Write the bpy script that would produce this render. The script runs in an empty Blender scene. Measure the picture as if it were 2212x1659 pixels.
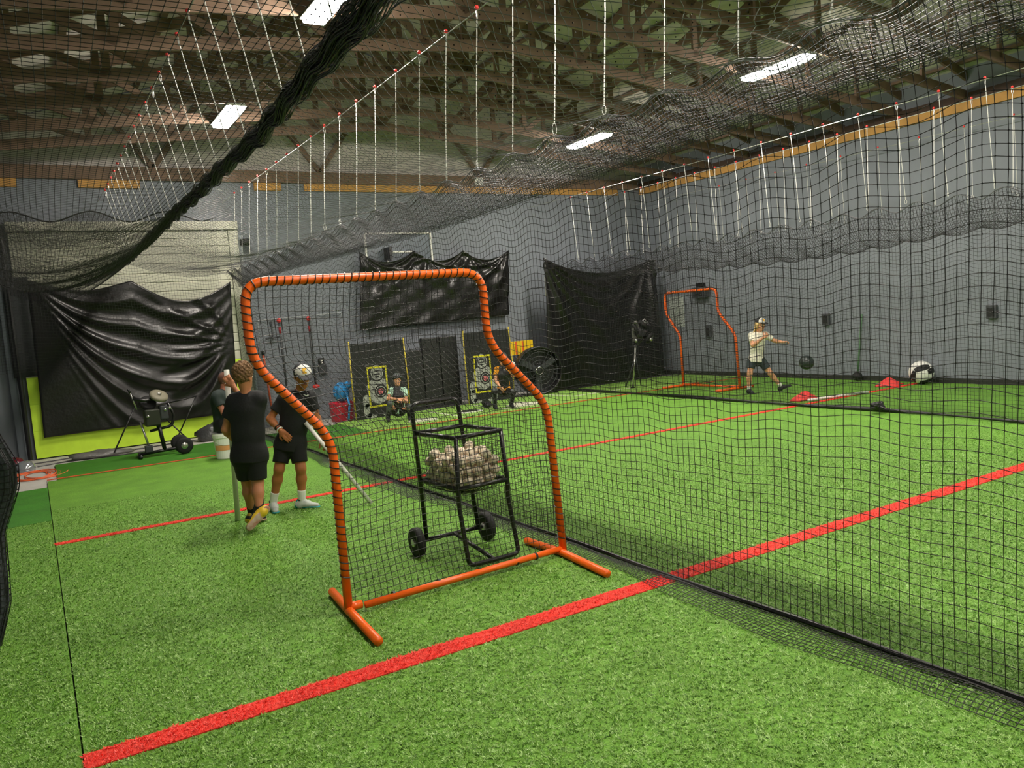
import bpy, bmesh, math, random
import numpy as np
from mathutils import Vector, Matrix

random.seed(7); np.random.seed(7)
scene = bpy.context.scene
COL = scene.collection

# ------------------------------------------------------------------ camera
IMW, IMH, FPX, CAMH = 2212.0, 1659.0, 1700.0, 1.75
_vp = np.array([65.0, 762.0]) - [IMW/2, IMH/2]
_m = -0.0787
_t = (_vp @ _vp + FPX*FPX)/-(_vp[0] + _vp[1]*_m)
_v2 = _vp + _t*np.array([1.0, _m])
_Y = np.array([_vp[0], _vp[1], FPX]); _Y /= np.linalg.norm(_Y)
_X = np.array([_v2[0], _v2[1], FPX]); _X /= np.linalg.norm(_X)
_Z = np.cross(_X, _Y)
RW = np.array([_X, _Y, _Z])
cam_d = bpy.data.cameras.new('camera'); cam = bpy.data.objects.new('camera', cam_d); COL.objects.link(cam)
cam_d.sensor_width = 36.0; cam_d.lens = FPX/IMW*36.0; cam_d.clip_start = 0.05; cam_d.clip_end = 100
_M = Matrix.Identity(4)
for i in range(3):
    _M[i][0] = RW[i, 0]; _M[i][1] = -RW[i, 1]; _M[i][2] = -RW[i, 2]
_M[2][3] = CAMH
cam.matrix_world = _M
scene.camera = cam

# ------------------------------------------------------------------ world, exposure
w = bpy.data.worlds.new('world'); scene.world = w; w.use_nodes = True
w.node_tree.nodes['Background'].inputs[0].default_value = (0.55, 0.58, 0.62, 1)
w.node_tree.nodes['Background'].inputs[1].default_value = 0.03
vs = scene.view_settings
vs.view_transform = 'Standard'; vs.look = 'None'; vs.gamma = 1.0; vs.use_curve_mapping = False
vs.exposure = 0.52
LAMP_STRENGTH = 150.0

# ------------------------------------------------------------------ helpers
def ray(u, v): return RW @ np.array([u-IMW/2, v-IMH/2, FPX])
C0 = np.array([0, 0, CAMH])
def fl(u, v, z=0.0):
    d = ray(u, v); return C0 + d*((z-CAMH)/d[2])
def atY(u, v, Y):
    d = ray(u, v); return C0 + d*(Y/d[1])
def atX(u, v, X):
    d = ray(u, v); return C0 + d*(X/d[0])

def lin(c):
    if isinstance(c, str):
        c = c.lstrip('#'); c = [int(c[i:i+2], 16)/255 for i in (0, 2, 4)]
    return tuple(((x/12.92) if x <= 0.04045 else ((x+0.055)/1.055)**2.4) for x in c)

MATS = {}
def mat(name, col, rough=0.6, metal=0.0, var=0.0, scale=8.0, bump=0.0, bscale=None, emit=0.0, spec=0.5, col2=None, detail=4.0, coat=0.0, trans=0.0):
    if name in MATS: return MATS[name]
    m = bpy.data.materials.new(name); m.use_nodes = True; nt = m.node_tree; N = nt.nodes; L = nt.links
    b = N['Principled BSDF']; c = lin(col)
    b.inputs['Base Color'].default_value = (*c, 1); b.inputs['Roughness'].default_value = rough
    b.inputs['Metallic'].default_value = metal; b.inputs['Specular IOR Level'].default_value = spec
    b.inputs['Coat Weight'].default_value = coat
    if trans: b.inputs['Transmission Weight'].default_value = trans
    if emit:
        b.inputs['Emission Color'].default_value = (*c, 1); b.inputs['Emission Strength'].default_value = emit
    if var or bump or col2:
        tc = N.new('ShaderNodeTexCoord')
        nz = N.new('ShaderNodeTexNoise'); nz.inputs['Scale'].default_value = scale; nz.inputs['Detail'].default_value = detail
        L.new(tc.outputs['Object'], nz.inputs['Vector'])
        if var or col2:
            rp = N.new('ShaderNodeValToRGB')
            c2 = lin(col2) if col2 else tuple(min(1, x*(1+var)) for x in c)
            c1 = c if col2 else tuple(x*(1-var) for x in c)
            rp.color_ramp.elements[0].position = 0.3; rp.color_ramp.elements[1].position = 0.7
            rp.color_ramp.elements[0].color = (*c1, 1); rp.color_ramp.elements[1].color = (*c2, 1)
            L.new(nz.outputs['Fac'], rp.inputs[0]); L.new(rp.outputs[0], b.inputs['Base Color'])
        if bump:
            n2 = N.new('ShaderNodeTexNoise'); n2.inputs['Scale'].default_value = bscale or scale*4; n2.inputs['Detail'].default_value = 5
            L.new(tc.outputs['Object'], n2.inputs['Vector'])
            bp = N.new('ShaderNodeBump'); bp.inputs['Strength'].default_value = bump; bp.inputs['Distance'].default_value = 0.02
            L.new(n2.outputs['Fac'], bp.inputs['Height']); L.new(bp.outputs[0], b.inputs['Normal'])
    MATS[name] = m; return m

def prop(o, label=None, cat=None, group=None, kind=None):
    if label: o['label'] = label
    if cat: o['category'] = cat
    if group: o['group'] = group
    if kind: o['kind'] = kind
    return o

def empty(name, loc=(0, 0, 0), rz=0.0, label=None, cat=None, group=None, kind=None):
    o = bpy.data.objects.new(name, None); COL.objects.link(o)
    o.location = loc; o.rotation_euler = (0, 0, rz); o.empty_display_size = 0.1
    return prop(o, label, cat, group, kind)

def link(name, me, parent=None, world=False):
    """world=True: the mesh holds world coordinates, so undo the parent's transform"""
    o = bpy.data.objects.new(name, me); COL.objects.link(o)
    if parent:
        o.parent = parent
        if world:
            T = Matrix.Identity(4); p = parent
            while p:
                T = (Matrix.Translation(p.location) @ p.rotation_euler.to_matrix().to_4x4()) @ T
                p = p.parent
            Ti = T.inverted()
            o.location = Ti.to_translation(); o.rotation_euler = Ti.to_euler()
    return o

class MB:
    def __init__(s): s.v = []; s.f = []
    def add(s, vs, fs):
        k = len(s.v); s.v += [tuple(map(float, p)) for p in vs]; s.f += [tuple(i+k for i in f) for f in fs]; return s
    def box(s, a, b):
        (x0, y0, z0), (x1, y1, z1) = a, b
        return s.add([(x0,y0,z0),(x1,y0,z0),(x1,y1,z0),(x0,y1,z0),(x0,y0,z1),(x1,y0,z1),(x1,y1,z1),(x0,y1,z1)],
                     [(0,3,2,1),(4,5,6,7),(0,1,5,4),(1,2,6,5),(2,3,7,6),(3,0,4,7)])
    def beam(s, a, b, wd, ht, up=(0, 0, 1)):
        a = Vector(a); b = Vector(b); d = (b-a).normalized(); up = Vector(up)
        x = d.cross(up)
        if x.length < 1e-4: x = d.cross(Vector((1, 0, 0)))
        x.normalize(); y = x.cross(d); x *= wd/2; y *= ht/2
        vs = [a-x-y, a+x-y, a+x+y, a-x+y, b-x-y, b+x-y, b+x+y, b-x+y]
        return s.add(vs, [(0,3,2,1),(4,5,6,7),(0,1,5,4),(1,2,6,5),(2,3,7,6),(3,0,4,7)])
    def tube(s, pts, r, n=8, closed=False, caps=True):
        P = [Vector(p) for p in pts]; m = len(P); R = r if hasattr(r, '__len__') else [r]*m
        rings = []; prev = None
        for i in range(m):
            if closed: d = P[(i+1) % m]-P[i-1]
            else: d = P[min(i+1, m-1)]-P[max(i-1, 0)]
            d.normalize()
            if prev is None:
                u = d.cross(Vector((0, 0, 1)))
                if u.length < 0.05: u = d.cross(Vector((0, 1, 0)))
            else:
                u = prev - d*prev.dot(d)
                if u.length < 1e-4: u = d.cross(Vector((0, 1, 0)))
            u.normalize(); prev = u; w2 = d.cross(u)
            rings.append([P[i]+(u*math.cos(2*math.pi*k/n)+w2*math.sin(2*math.pi*k/n))*R[i] for k in range(n)])
        vs = [p for q in rings for p in q]; fs = []
        for i in range(m if closed else m-1):
            j = (i+1) % m
            for k in range(n):
                k2 = (k+1) % n; fs.append((i*n+k, i*n+k2, j*n+k2, j*n+k))
        if caps and not closed:
            fs.append(tuple(range(n))[::-1]); fs.append(tuple((m-1)*n+k for k in range(n)))
        return s.add(vs, fs)
    def lathe(s, prof, n=20, c=(0, 0, 0), axis=(0, 0, 1)):
        ax = Vector(axis).normalized(); u = ax.cross(Vector((0, 0, 1)))
        if u.length < 1e-3: u = Vector((1, 0, 0))
        u.normalize(); w2 = ax.cross(u); c = Vector(c); vs = []; fs = []
        for (r, h) in prof:
            for k in range(n):
                a = 2*math.pi*k/n; vs.append(c+ax*h+(u*math.cos(a)+w2*math.sin(a))*r)
        for i in range(len(prof)-1):
            for k in range(n):
                k2 = (k+1) % n; fs.append((i*n+k, i*n+k2, (i+1)*n+k2, (i+1)*n+k))
        fs.append(tuple(range(n))[::-1]); fs.append(tuple((len(prof)-1)*n+k for k in range(n)))
        return s.add(vs, fs)
    def ball(s, c, r, n=14, m=9, sc=(1, 1, 1)):
        prof = []; vs = []; fs = []
        for i in range(m+1):
            t = math.pi*i/m
            for k in range(n):
                a = 2*math.pi*k/n
                vs.append((c[0]+r*sc[0]*math.sin(t)*math.cos(a), c[1]+r*sc[1]*math.sin(t)*math.sin(a), c[2]+r*sc[2]*math.cos(t)))
        for i in range(m):
            for k in range(n):
                k2 = (k+1) % n; fs.append((i*n+k, (i+1)*n+k, (i+1)*n+k2, i*n+k2))
        return s.add(vs, fs)
    def prism(s, pts, t):
        """planar outline pts (3D), thickness vector t"""
        n = len(pts); t = Vector(t); P = [Vector(p) for p in pts]
        return s.add(P+[p+t for p in P], [tuple(range(n)), tuple(range(2*n-1, n-1, -1))]+[(i, i+n, (i+1) % n+n, (i+1) % n) for i in range(n)])
    def sheet(s, G):
        nu, nv = G.shape[:2]
        return s.add(G.reshape(-1, 3), [(i*nv+j, (i+1)*nv+j, (i+1)*nv+j+1, i*nv+j+1) for i in range(nu-1) for j in range(nv-1)])
    def mesh(s, name, m=None, smooth=False):
        me = bpy.data.meshes.new(name); me.from_pydata(s.v, [], s.f)
        if m: me.materials.append(m)
        if smooth: me.polygons.foreach_set('use_smooth', [True]*len(me.polygons))
        me.update(); return me
    def build(s, name, m, parent=None, smooth=False, world=True, bevel=0.0):
        o = link(name, s.mesh(name, m, smooth), parent, world)
        bm = bmesh.new(); bm.from_mesh(o.data); bmesh.ops.recalc_face_normals(bm, faces=bm.faces)
        if bevel: bmesh.ops.bevel(bm, geom=bm.edges[:], offset=bevel, segments=2, affect='EDGES', profile=0.5)
        bm.to_mesh(o.data); bm.free()
        return o

def np_mesh(name, V, F, m, smooth=True):
    V = np.asarray(V, np.float32); F = np.asarray(F, np.int32); k = F.shape[1]
    me = bpy.data.meshes.new(name)
    me.vertices.add(len(V)); me.vertices.foreach_set('co', V.ravel())
    me.loops.add(F.size); me.loops.foreach_set('vertex_index', F.ravel())
    me.polygons.add(len(F)); me.polygons.foreach_set('loop_start', np.arange(0, F.size, k, dtype=np.int32))
    me.polygons.foreach_set('use_smooth', np.full(len(F), smooth, bool))
    me.materials.append(m); me.update(calc_edges=True); me.validate()
    return me

def strands(polys, r, knots=None, kr=0.0):
    """thin three-sided twine along each polyline; returns V, F(quads)"""
    VS = []; FS = []; off = 0
    ang = np.array([0, 2*np.pi/3, 4*np.pi/3])
    for P in polys:
        P = np.asarray(P, float); n = len(P)
        if n < 2: continue
        T = np.gradient(P, axis=0); T /= np.linalg.norm(T, axis=1, keepdims=True)+1e-9
        ref = np.array([0.31, 0.22, 0.92]) if abs(T[0, 2]) < 0.7 else np.array([0.9, 0.35, 0.1])
        U = np.cross(T, ref); U /= np.linalg.norm(U, axis=1, keepdims=True)+1e-9
        W = np.cross(T, U)
        ring = P[:, None, :] + r*(np.cos(ang)[None, :, None]*U[:, None, :] + np.sin(ang)[None, :, None]*W[:, None, :])
        VS.append(ring.reshape(-1, 3))
        i = np.arange(n-1)[:, None]*3; k = np.arange(3)[None, :]; k2 = (k+1) % 3
        FS.append((off+np.stack([i+k, i+k2, i+3+k2, i+3+k], -1)).reshape(-1, 4)); off += 3*n
    if knots is not None and len(knots):
        K = np.asarray(knots, float); d = np.array([[1,0,0],[0,1,0],[-1,0,0],[0,-1,0],[0,0,1.0],[0,0,-1.0]])*kr
        V = (K[:, None, :]+d[None]).reshape(-1, 3)
        # octahedra as degenerate-free quads: four kite quads
        q = np.array([[4,0,5,1],[4,1,5,2],[4,2,5,3],[4,3,5,0]])
        F = (off+np.arange(len(K))[:, None, None]*6+q[None]).reshape(-1, 4)
        VS.append(V); FS.append(F)
    return np.concatenate(VS), np.concatenate(FS)

def smooth_noise(n, amp, k=6, seed=0):
    rs = np.random.RandomState(seed); t = np.linspace(0, 1, n); y = np.zeros(n)
    for i in range(1, k+1): y += rs.uniform(-1, 1)/i*np.sin(2*np.pi*i*t+rs.uniform(0, 6.3))
    return amp*y

def rounded(pts, rad, n=6):
    """polyline with rounded inner corners"""
    P = [Vector(p) for p in pts]; out = [P[0]]
    for i in range(1, len(P)-1):
        a = (P[i-1]-P[i]); b = (P[i+1]-P[i]); r = rad[i] if hasattr(rad, '__len__') else rad
        r = min(r, a.length*0.49, b.length*0.49)
        A = P[i]+a.normalized()*r; B = P[i]+b.normalized()*r
        for k in range(n+1):
            t = k/n; out.append(A*(1-t)**2+P[i]*2*t*(1-t)+B*t*t)
    out.append(P[-1]); return out

def copy_tree(o, parent=None):
    c = o.copy(); COL.objects.link(c); c.parent = parent
    for ch in list(o.children): copy_tree(ch, c)
    return c

# ------------------------------------------------------------------ materials
def turf_mat(name, dark, mid, light, roll=True):
    m = bpy.data.materials.new(name); m.use_nodes = True; nt = m.node_tree; N = nt.nodes; L = nt.links
    b = N['Principled BSDF']; b.inputs['Roughness'].default_value = 0.55; b.inputs['Specular IOR Level'].default_value = 0.35
    tc = N.new('ShaderNodeTexCoord')
    mp = N.new('ShaderNodeMapping'); mp.inputs['Scale'].default_value = (1, 1.25, 1); L.new(tc.outputs['Object'], mp.inputs[0])
    n1 = N.new('ShaderNodeTexNoise'); n1.inputs['Scale'].default_value = 85; n1.inputs['Detail'].default_value = 4; n1.inputs['Roughness'].default_value = 0.75
    n1.inputs['Distortion'].default_value = 0.6
    L.new(mp.outputs[0], n1.inputs['Vector'])
    n2 = N.new('ShaderNodeTexNoise'); n2.inputs['Scale'].default_value = 3.0; n2.inputs['Detail'].default_value = 6; L.new(tc.outputs['Object'], n2.inputs['Vector'])
    rp = N.new('ShaderNodeValToRGB'); e = rp.color_ramp.elements
    e[0].position = 0.33; e[0].color = (*lin(dark), 1); e[1].position = 0.72; e[1].color = (*lin(light), 1)
    k = e.new(0.5); k.color = (*lin(mid), 1)
    L.new(n1.outputs['Fac'], rp.inputs[0])
    hv = N.new('ShaderNodeHueSaturation'); L.new(rp.outputs[0], hv.inputs['Color'])
    mr = N.new('ShaderNodeMapRange'); mr.inputs[1].default_value = 0.3; mr.inputs[2].default_value = 0.7; mr.inputs[3].default_value = 0.82; mr.inputs[4].default_value = 1.18
    L.new(n2.outputs['Fac'], mr.inputs[0]); L.new(mr.outputs[0], hv.inputs['Value'])
    L.new(hv.outputs[0], b.inputs['Base Color'])
    bp = N.new('ShaderNodeBump'); bp.inputs['Strength'].default_value = 0.6; bp.inputs['Distance'].default_value = 0.02
    L.new(n1.outputs['Fac'], bp.inputs['Height']); L.new(bp.outputs[0], b.inputs['Normal'])
    MATS[name] = m; return m

M_turf = turf_mat('turf_green', '#4a7a16', '#6aa02e', '#94c25a')
M_turf2 = turf_mat('turf_pale', '#5b8a2c', '#8fbf52', '#b5d878')  # far turf: lighting and haze painted in as paler greens
M_turfd = turf_mat('turf_dark', '#2c6212', '#3f8220', '#5a9a34')
M_red = turf_mat('turf_red', '#d41e12', '#fa3424', '#ff6450')
M_orange_l = turf_mat('turf_orange', '#a3401c', '#d65a2c', '#ea7040')
M_white_l = turf_mat('turf_white', '#b8bfa0', '#e6e8d2', '#f6f6ea')
M_conc = mat('concrete', '#b9b6ae', 0.85, var=0.12, scale=3, bump=0.15, bscale=40)
M_wall = mat('wall_paint', '#767c83', 0.7, var=0.06, scale=1.2, bump=0.05, bscale=30)
M_wood = mat('lumber', '#735d4c', 0.8, var=0.22, scale=2.2, bump=0.1, bscale=30)
M_wood2 = mat('pale_lumber', '#b98c4c', 0.8, var=0.15, scale=3, bump=0.1)
M_roof = mat('roof_liner', '#bfb8b2', 0.7, var=0.06, scale=2, bump=0.1, bscale=8)
M_net = mat('black_twine', '#141416', 0.45, spec=0.6)
M_net_lit = mat('lit_twine', '#5a5a5e', 0.35, spec=0.9)  # the black twine again, lamplight on it painted in as lighter grey
M_rope = mat('white_cord', '#cfcfc8', 0.5)
M_steel = mat('steel_cable', '#c9c9c4', 0.3, metal=0.6)
M_redcap = mat('red_cap', '#e23a36', 0.4)
M_black = mat('black_metal', '#0c0c0d', 0.35, spec=0.6)
M_orange = mat('orange_paint', '#f2640f', 0.35, var=0.06, scale=20)
M_tarp = mat('black_tarp', '#0e0d0b', 0.34, var=0.3, scale=5, bump=0.25, bscale=14, spec=0.6)
M_door = mat('door_white', '#c3c3b0', 0.5, var=0.05, scale=6)
M_lime = mat('lime_paint', '#c9f03e', 0.55, var=0.06, scale=7)
M_white = mat('white_paint', '#e6e6de', 0.5)
M_diff = mat('lamp_diffuser', '#fff6ea', 0.5, emit=LAMP_STRENGTH)

# ------------------------------------------------------------------ the setting
XL, XR, YB, YF, EAVE = -1.3, 13.35, 15.2, -3.0, 4.62
XM = (XL+XR)/2
def chordz(x): return EAVE + 0.1*min(x-XL, XR-x)
def roofz(x): return EAVE + 0.38 + 0.30*min(x-XL, XR-x)

fo = prop(MB().box((XL-0.1, YF-0.1, -0.12), (XR+0.1, YB+0.1, -0.022)).build('floor', M_conc), kind='structure',
          label='pale concrete slab covered with green artificial turf')
def slab(name, x0, y0, x1, y1, z, m, label=None, parent=fo):
    o = MB().box((x0, y0, -0.021), (x1, y1, z)).build(name, m, parent)
    if label: o['label'] = label
    return o
slab('turf', 0.004, YF, XR, 12.30, 0.0, M_turf, 'bright green artificial turf of the practice floor')
slab('turf', 0.13, 12.30, 4.7, 14.0, 0.0, M_turfd, 'dark green turf behind the last red line by the roller door')
slab('turf', 4.70, 12.30, XR, 14.25, 0.0, M_turf2, 'turf around the home plates, coloured pale for the light and haze on it')
slab('turf', XL, YF, -0.004, 9.4, 0.0, M_turf, 'green turf strip along the left side')
slab('turf', -0.75, 9.4, -0.004, 11.75, 0.004, M_turfd, 'dark green turf mat on the concrete at the left')
MB().box((-0.0035, YF, -0.021), (0.0035, 11.7, -0.012)).build('turf_seam', mat('seam_dark', '#1c2a10', 0.9), fo)
def stripe(p, q, wd, m, label, z=0.006):
    p = Vector((p[0], p[1], 0)); q = Vector((q[0], q[1], 0)); n = (q-p).normalized().cross(Vector((0, 0, 1)))*wd/2
    o = MB().prism([(*(p-n).xy, 0.0005), (*(q-n).xy, 0.0005), (*(q+n).xy, 0.0005), (*(p+n).xy, 0.0005)], (0, 0, z)).build('turf_stripe', m, fo)
    o['label'] = label
stripe((0.0, 3.74), (XR, 3.62), 0.142, M_red, 'broad red line across the turf nearest the camera')
stripe((0.0, 8.20), (XR, 8.05), 0.095, M_red, 'red line across the turf at mid distance')
stripe((0.0, 12.43), (XR, 12.02), 0.07, M_orange_l, 'orange line across the turf in front of the home plates')
for a, b in [((6.46, 13.86), (6.47, 12.5)), ((7.46, 14.0), (7.52, 12.5)), ((8.23, 13.46), (8.29, 12.4)), ((9.23, 13.92), (9.33, 13.02))]:
    stripe(a, b, 0.05, M_white_l, 'white batter box line on the pale turf')
stripe((9.33, 13.02), (10.9, 13.0), 0.05, M_white_l, 'white line running beside the pitching stand')

def wall(name, a, b): return prop(MB().box(a, b).build(name, M_wall), kind='structure')
wall('wall_back', (XL-0.1, YB, -0.12), (XR+0.1, YB+0.12, EAVE+0.05))
wall('wall_right', (XR, YF, -0.12), (XR+0.12, YB, EAVE+0.56))
wall('wall_left', (XL-0.12, YF, -0.12), (XL, YB, EAVE+0.56))
wall('wall_front', (XL-0.1, YF-0.12, -0.12), (XR+0.1, YF, EAVE+0.05))
def gable(name, y0, y1, m):
    o = MB().prism([(XL-0.1, y0, EAVE+0.05), (XR+0.1, y0, EAVE+0.05), (XR+0.1, y0, roofz(XR)+0.1), (XM, y0, roofz(XM)+0.1), (XL-0.1, y0, roofz(XL)+0.1)], (0, y1-y0, 0)).build(name, m)
    prop(o, kind='structure')
gable('wall_back_gable', YB+0.06, YB+0.12, M_roof); gable('wall_front_gable', YF-0.12, YF-0.06, M_roof)
bb = prop(MB().box((XR-0.02, YF, 0), (XR, YB, 0.09)).build('baseboard_right', mat('rubber_base', '#23251f', 0.8)), kind='structure')

ce = empty('ceiling', (0, 0, 0), kind='structure')
ce['label'] = 'pitched roof with grey liner panels over brown timber trusses'
for s, (xa, xb) in enumerate(((XL-0.1, XM), (XM, XR+0.1))):
    MB().prism([(xa, YF-0.1, roofz(xa)+0.14), (xb, YF-0.1, roofz(xb)+0.14), (xb, YF-0.1, roofz(xb)+0.18), (xa, YF-0.1, roofz(xa)+0.18)], (0, YB-YF+0.2, 0)).build('roof_liner', M_roof, ce)
for k in range(24):
    x = XL+0.25+k*(XR-XL-0.5)/23
    MB().beam((x, YF, roofz(x)+0.095), (x, YB+0.05, roofz(x)+0.095), 0.085, 0.04).build('purlin', M_wood, ce)

# timber plates on top of the walls
tr = prop(MB().box((XR-0.05, YF, EAVE-0.16), (XR, YB, EAVE-0.02)).build('trim_1', M_wood2), kind='structure')
MB().box((XR-0.1, YF, EAVE-0.02), (XR, YB, EAVE+0.10)).build('ledger', mat('dark_lumber', '#3c2b20', 0.8, var=0.2, scale=3), tr)
tb = prop(MB().box((XL, YB-0.06, 4.58), (XR-0.1, YB, 4.80)).build('trim_2', M_wood), kind='structure')
for xa, xb in [(-1.2, 0.12), (1.0, 1.95), (3.9, 4.4), (4.85, 12.6)]:
    MB().box((xa, YB-0.045, 4.44), (xb, YB, 4.575)).build('header_board', M_wood2, tb)
for x in (2.2, 5.2, 8.8):
    for s in (-1, 1): MB().beam((x, YB-0.01, 4.8), (x+s*0.9, YB-0.01, 4.8+1.2), 0.09, 0.05, up=(0, 1, 0)).build('gable_brace', M_wood, tb)

# trusses
def make_truss(y):
    t = empty('roof_truss', (0, y, 0))
    ca, cb = (XL, EAVE+0.075), (XR, EAVE+0.075)
    def mem(n, a, b, ht=0.13, wd=0.04): MB().beam((a[0], y, a[1]), (b[0], y, b[1]), wd, ht).build(n, M_wood, t)
    pk = (XM, chordz(XM)+0.075)
    mem('bottom_chord', ca, pk, 0.15); mem('bottom_chord', pk, cb, 0.15)
    tp = (XM, roofz(XM)); mem('top_chord', (XL, roofz(XL)), tp, 0.14); mem('top_chord', tp, (XR, roofz(XR)), 0.14)
    n = 6
    for s in (-1, 1):
        xe = XL if s < 0 else XR
        xs = [xe+(XM-xe)*k/n for k in range(n+1)]
        for k in range(1, n+1):
            x = xs[k]
            if k < n or s < 0: mem('vertical_web', (x, chordz(x)+0.08), (x, roofz(x)), 0.09)
            xp = xs[k-1]
            if k > 1: mem('diagonal_web', (xp, roofz(xp)), (x, chordz(x)+0.08), 0.09)
    return t
TY = [12.80-1.125*k for k in range(-1, 14)]
t0 = make_truss(TY[0])
for k, y in enumerate(TY):
    t = t0 if k == 0 else copy_tree(t0)
    t.location = (0, y, 0)
    prop(t, 'brown timber scissor truss spanning the hall under the roof', 'truss', 'roof trusses')

# lamps: long troffers hung between two trusses
def make_lamp(x, y, label):
    z = chordz(x)-0.03
    t = empty('ceiling_lamp', (x, y, z)); prop(t, label, 'lamp', 'long ceiling lamps')
    MB().prism([(x-0.14, y-1.15, z-0.01), (x+0.14, y-1.15, z-0.01), (x+0.10, y-1.15, z+0.05), (x-0.10, y-1.15, z+0.05)], (0, 1.15, 0)).build('housing', M_white, t)
    MB().prism([(x-0.125, y-1.13, z-0.0105), (x+0.125, y-1.13, z-0.0105), (x+0.11, y-1.13, z-0.055), (x-0.11, y-1.13, z-0.055)], (0, 1.11, 0)).build('diffuser', M_diff, t)
    for yy in (y-1.0, y-0.15): MB().box((x-0.02, yy-0.02, z+0.05), (x+0.02, yy+0.02, z+0.075)).build('bracket', M_steel, t)
make_lamp(2.93, 8.32, 'bright long ceiling lamp at the top edge near the left net')
make_lamp(2.88, 12.82, 'bright ceiling lamp far left above the roller door')
make_lamp(9.55, 12.82, 'slim bright ceiling lamp beyond the hanging net, smaller of the right pair')
make_lamp(9.50, 8.32, 'long bright ceiling lamp at the upper right seen through netting')
for x, sd in ((2.93, 'left'), (9.5, 'right')):
    for y, nm in ((3.82, 'ceiling lamp overhead near the camera on the %s side'), (-0.68, 'ceiling lamp behind the camera on the %s side')):
        make_lamp(x, y, nm % sd)

# roller door with lime bottom sections
dr = empty('door_1', (0, 0, 0), kind='structure'); dr['label'] = 'white sectional roller door with lime green lower sections behind a black tarp'
dz = [0.0, 0.45, 0.895, 1.34, 1.83, 2.32, 2.81, 3.30, 3.70]
for k in range(len(dz)-1):
    o = MB()
    nr = 1 if k < 3 else 3
    for j in range(nr):
        h = (dz[k+1]-dz[k])/nr; z0 = dz[k]+j*h
        o.prism([(-0.10, YB-0.075, z0+0.001), (-0.10, YB-0.075, z0+h-(0.03 if k > 2 else 0.004)), (-0.10, YB-(0.055 if k > 2 else 0.070), z0+h-0.001), (-0.10, YB-0.03, z0+h-0.001), (-0.10, YB-0.03, z0+0.001)], (3.42, 0, 0))
    o.build('door_section', M_lime if k < 3 else M_door, dr)
MB().box((-0.12, YB-0.14, 3.71), (3.5, YB-0.02, 3.86)).build('door_head', M_door, dr)
MB().box((3.33, YB-0.09, 0.0), (3.5, YB, 3.70)).build('door_jamb', M_door, dr)
MB().box((-0.34, YB-0.10, 0.0), (-0.24, YB, 3.9)).build('door_jamb', mat('jamb_grey', '#50585e', 0.6), dr)
for x in (-0.19, 3.52): MB().tube([(x, YB-0.12, 0), (x, YB-0.12, 3.6)], 0.035, 8).build('door_track', M_black if x < 0 else mat('track_steel', '#8b9497', 0.4, metal=0.5), dr)
MB().lathe([(0.05, 0), (0.07, 0.02), (0.07, 0.16), (0.05, 0.18)], 14, (3.50, YB-0.17, 3.46), (1, 0, 0)).build('door_motor', M_black, dr)
# ------------------------------------------------------------------ nets
CORD_DY = 0.54
def st3(a, ax=-1): return np.stack(np.broadcast_arrays(*a), ax)
def scallop(y, y0): return np.sin(np.pi*(y-y0)/CORD_DY)**2

def grid_net(P, r, kr=0.0, knot_mask=None):
    polys = [P[i] for i in range(P.shape[0])]+[P[:, j] for j in range(P.shape[1])]
    K = None
    if kr: K = P.reshape(-1, 3) if knot_mask is None else P[knot_mask]
    return strands(polys, r, K, kr)

def net_part(name, parent, VF, m, label=None):
    o = link(name, np_mesh(name, VF[0], VF[1], m), parent); o['kind'] = 'stuff'
    if label: o['label'] = label
    return o

# --- the dividing net on the middle cable
DN = empty('dividing_net', (0, 0, 0)); prop(DN, 'tall black square-mesh net hanging from the middle cable down to the turf', 'net')
ms = 0.05
ys = np.arange(0.5, 15.0, ms)
def wall_net_points(ys, nz, x0, hem_x, hem_z, scal, y0, wav, seed):
    rs = np.random.RandomState(seed); P = np.zeros((len(ys), nz, 3))
    top = hem_z - scal*scallop(ys, y0)
    for j in range(nz):
        t = j/(nz-1); z = t*top
        ph = 2.2*ys + 1.3*t
        x = x0 + (hem_x-x0)*max(0, (t-0.8)/0.2)**2 + wav*(0.6*np.sin(ph)+0.4*np.sin(0.9*ys+2.0*t+seed)+0.25*np.sin(5.3*ys-1.5*t))*(1-0.5*t)
        dy = 0.02*np.sin(1.7*ys+2.2*t)*t + 0.02*np.sin(0.8*ys+4*t)
        zz = z - 0.010*np.sin(3.1*ys+seed+3*t)*(t*(1-t)*4) - 0.016*np.sin(1.2*ys+5*t)*(t*(1-t)*4)
        P[:, j] = st3([x, ys+dy, np.maximum(zz, 0.004)], -1)
    P[:, :, 0] += rs.normal(0, 0.0012, P.shape[:2]); P[:, :, 2] += np.abs(rs.normal(0, 0.0012, P.shape[:2]))
    return P
Pm = wall_net_points(ys, 58, 3.30, 3.17, 2.93, 0.06, 0.68, 0.035, 3)
km = np.zeros(Pm.shape[:2], bool); km[:170] = True
net_part('mesh', DN, grid_net(Pm, 0.0019, 0.0048, km), M_net)
# excess netting lying on the turf along its foot
ysf = np.arange(0.5, 14.6, 0.03); nf = 11; Pf = np.zeros((len(ysf), nf, 3))
for j in range(nf):
    t = j/(nf-1)
    wd = 0.20+0.05*np.sin(0.9*ysf)+0.03*np.sin(2.7*ysf)
    Pf[:, j] = st3([3.30-wd*t+0.012*np.sin(7*ysf+5*t), ysf+0.02*np.sin(3*ysf+4*t), 0.012+0.035*np.sin(np.pi*t)*(0.6+0.4*np.sin(4.1*ysf))+0.0*ysf], -1)
net_part('floor_fold', DN, grid_net(Pf, 0.0019), M_net, 'excess netting lying on the turf')
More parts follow.
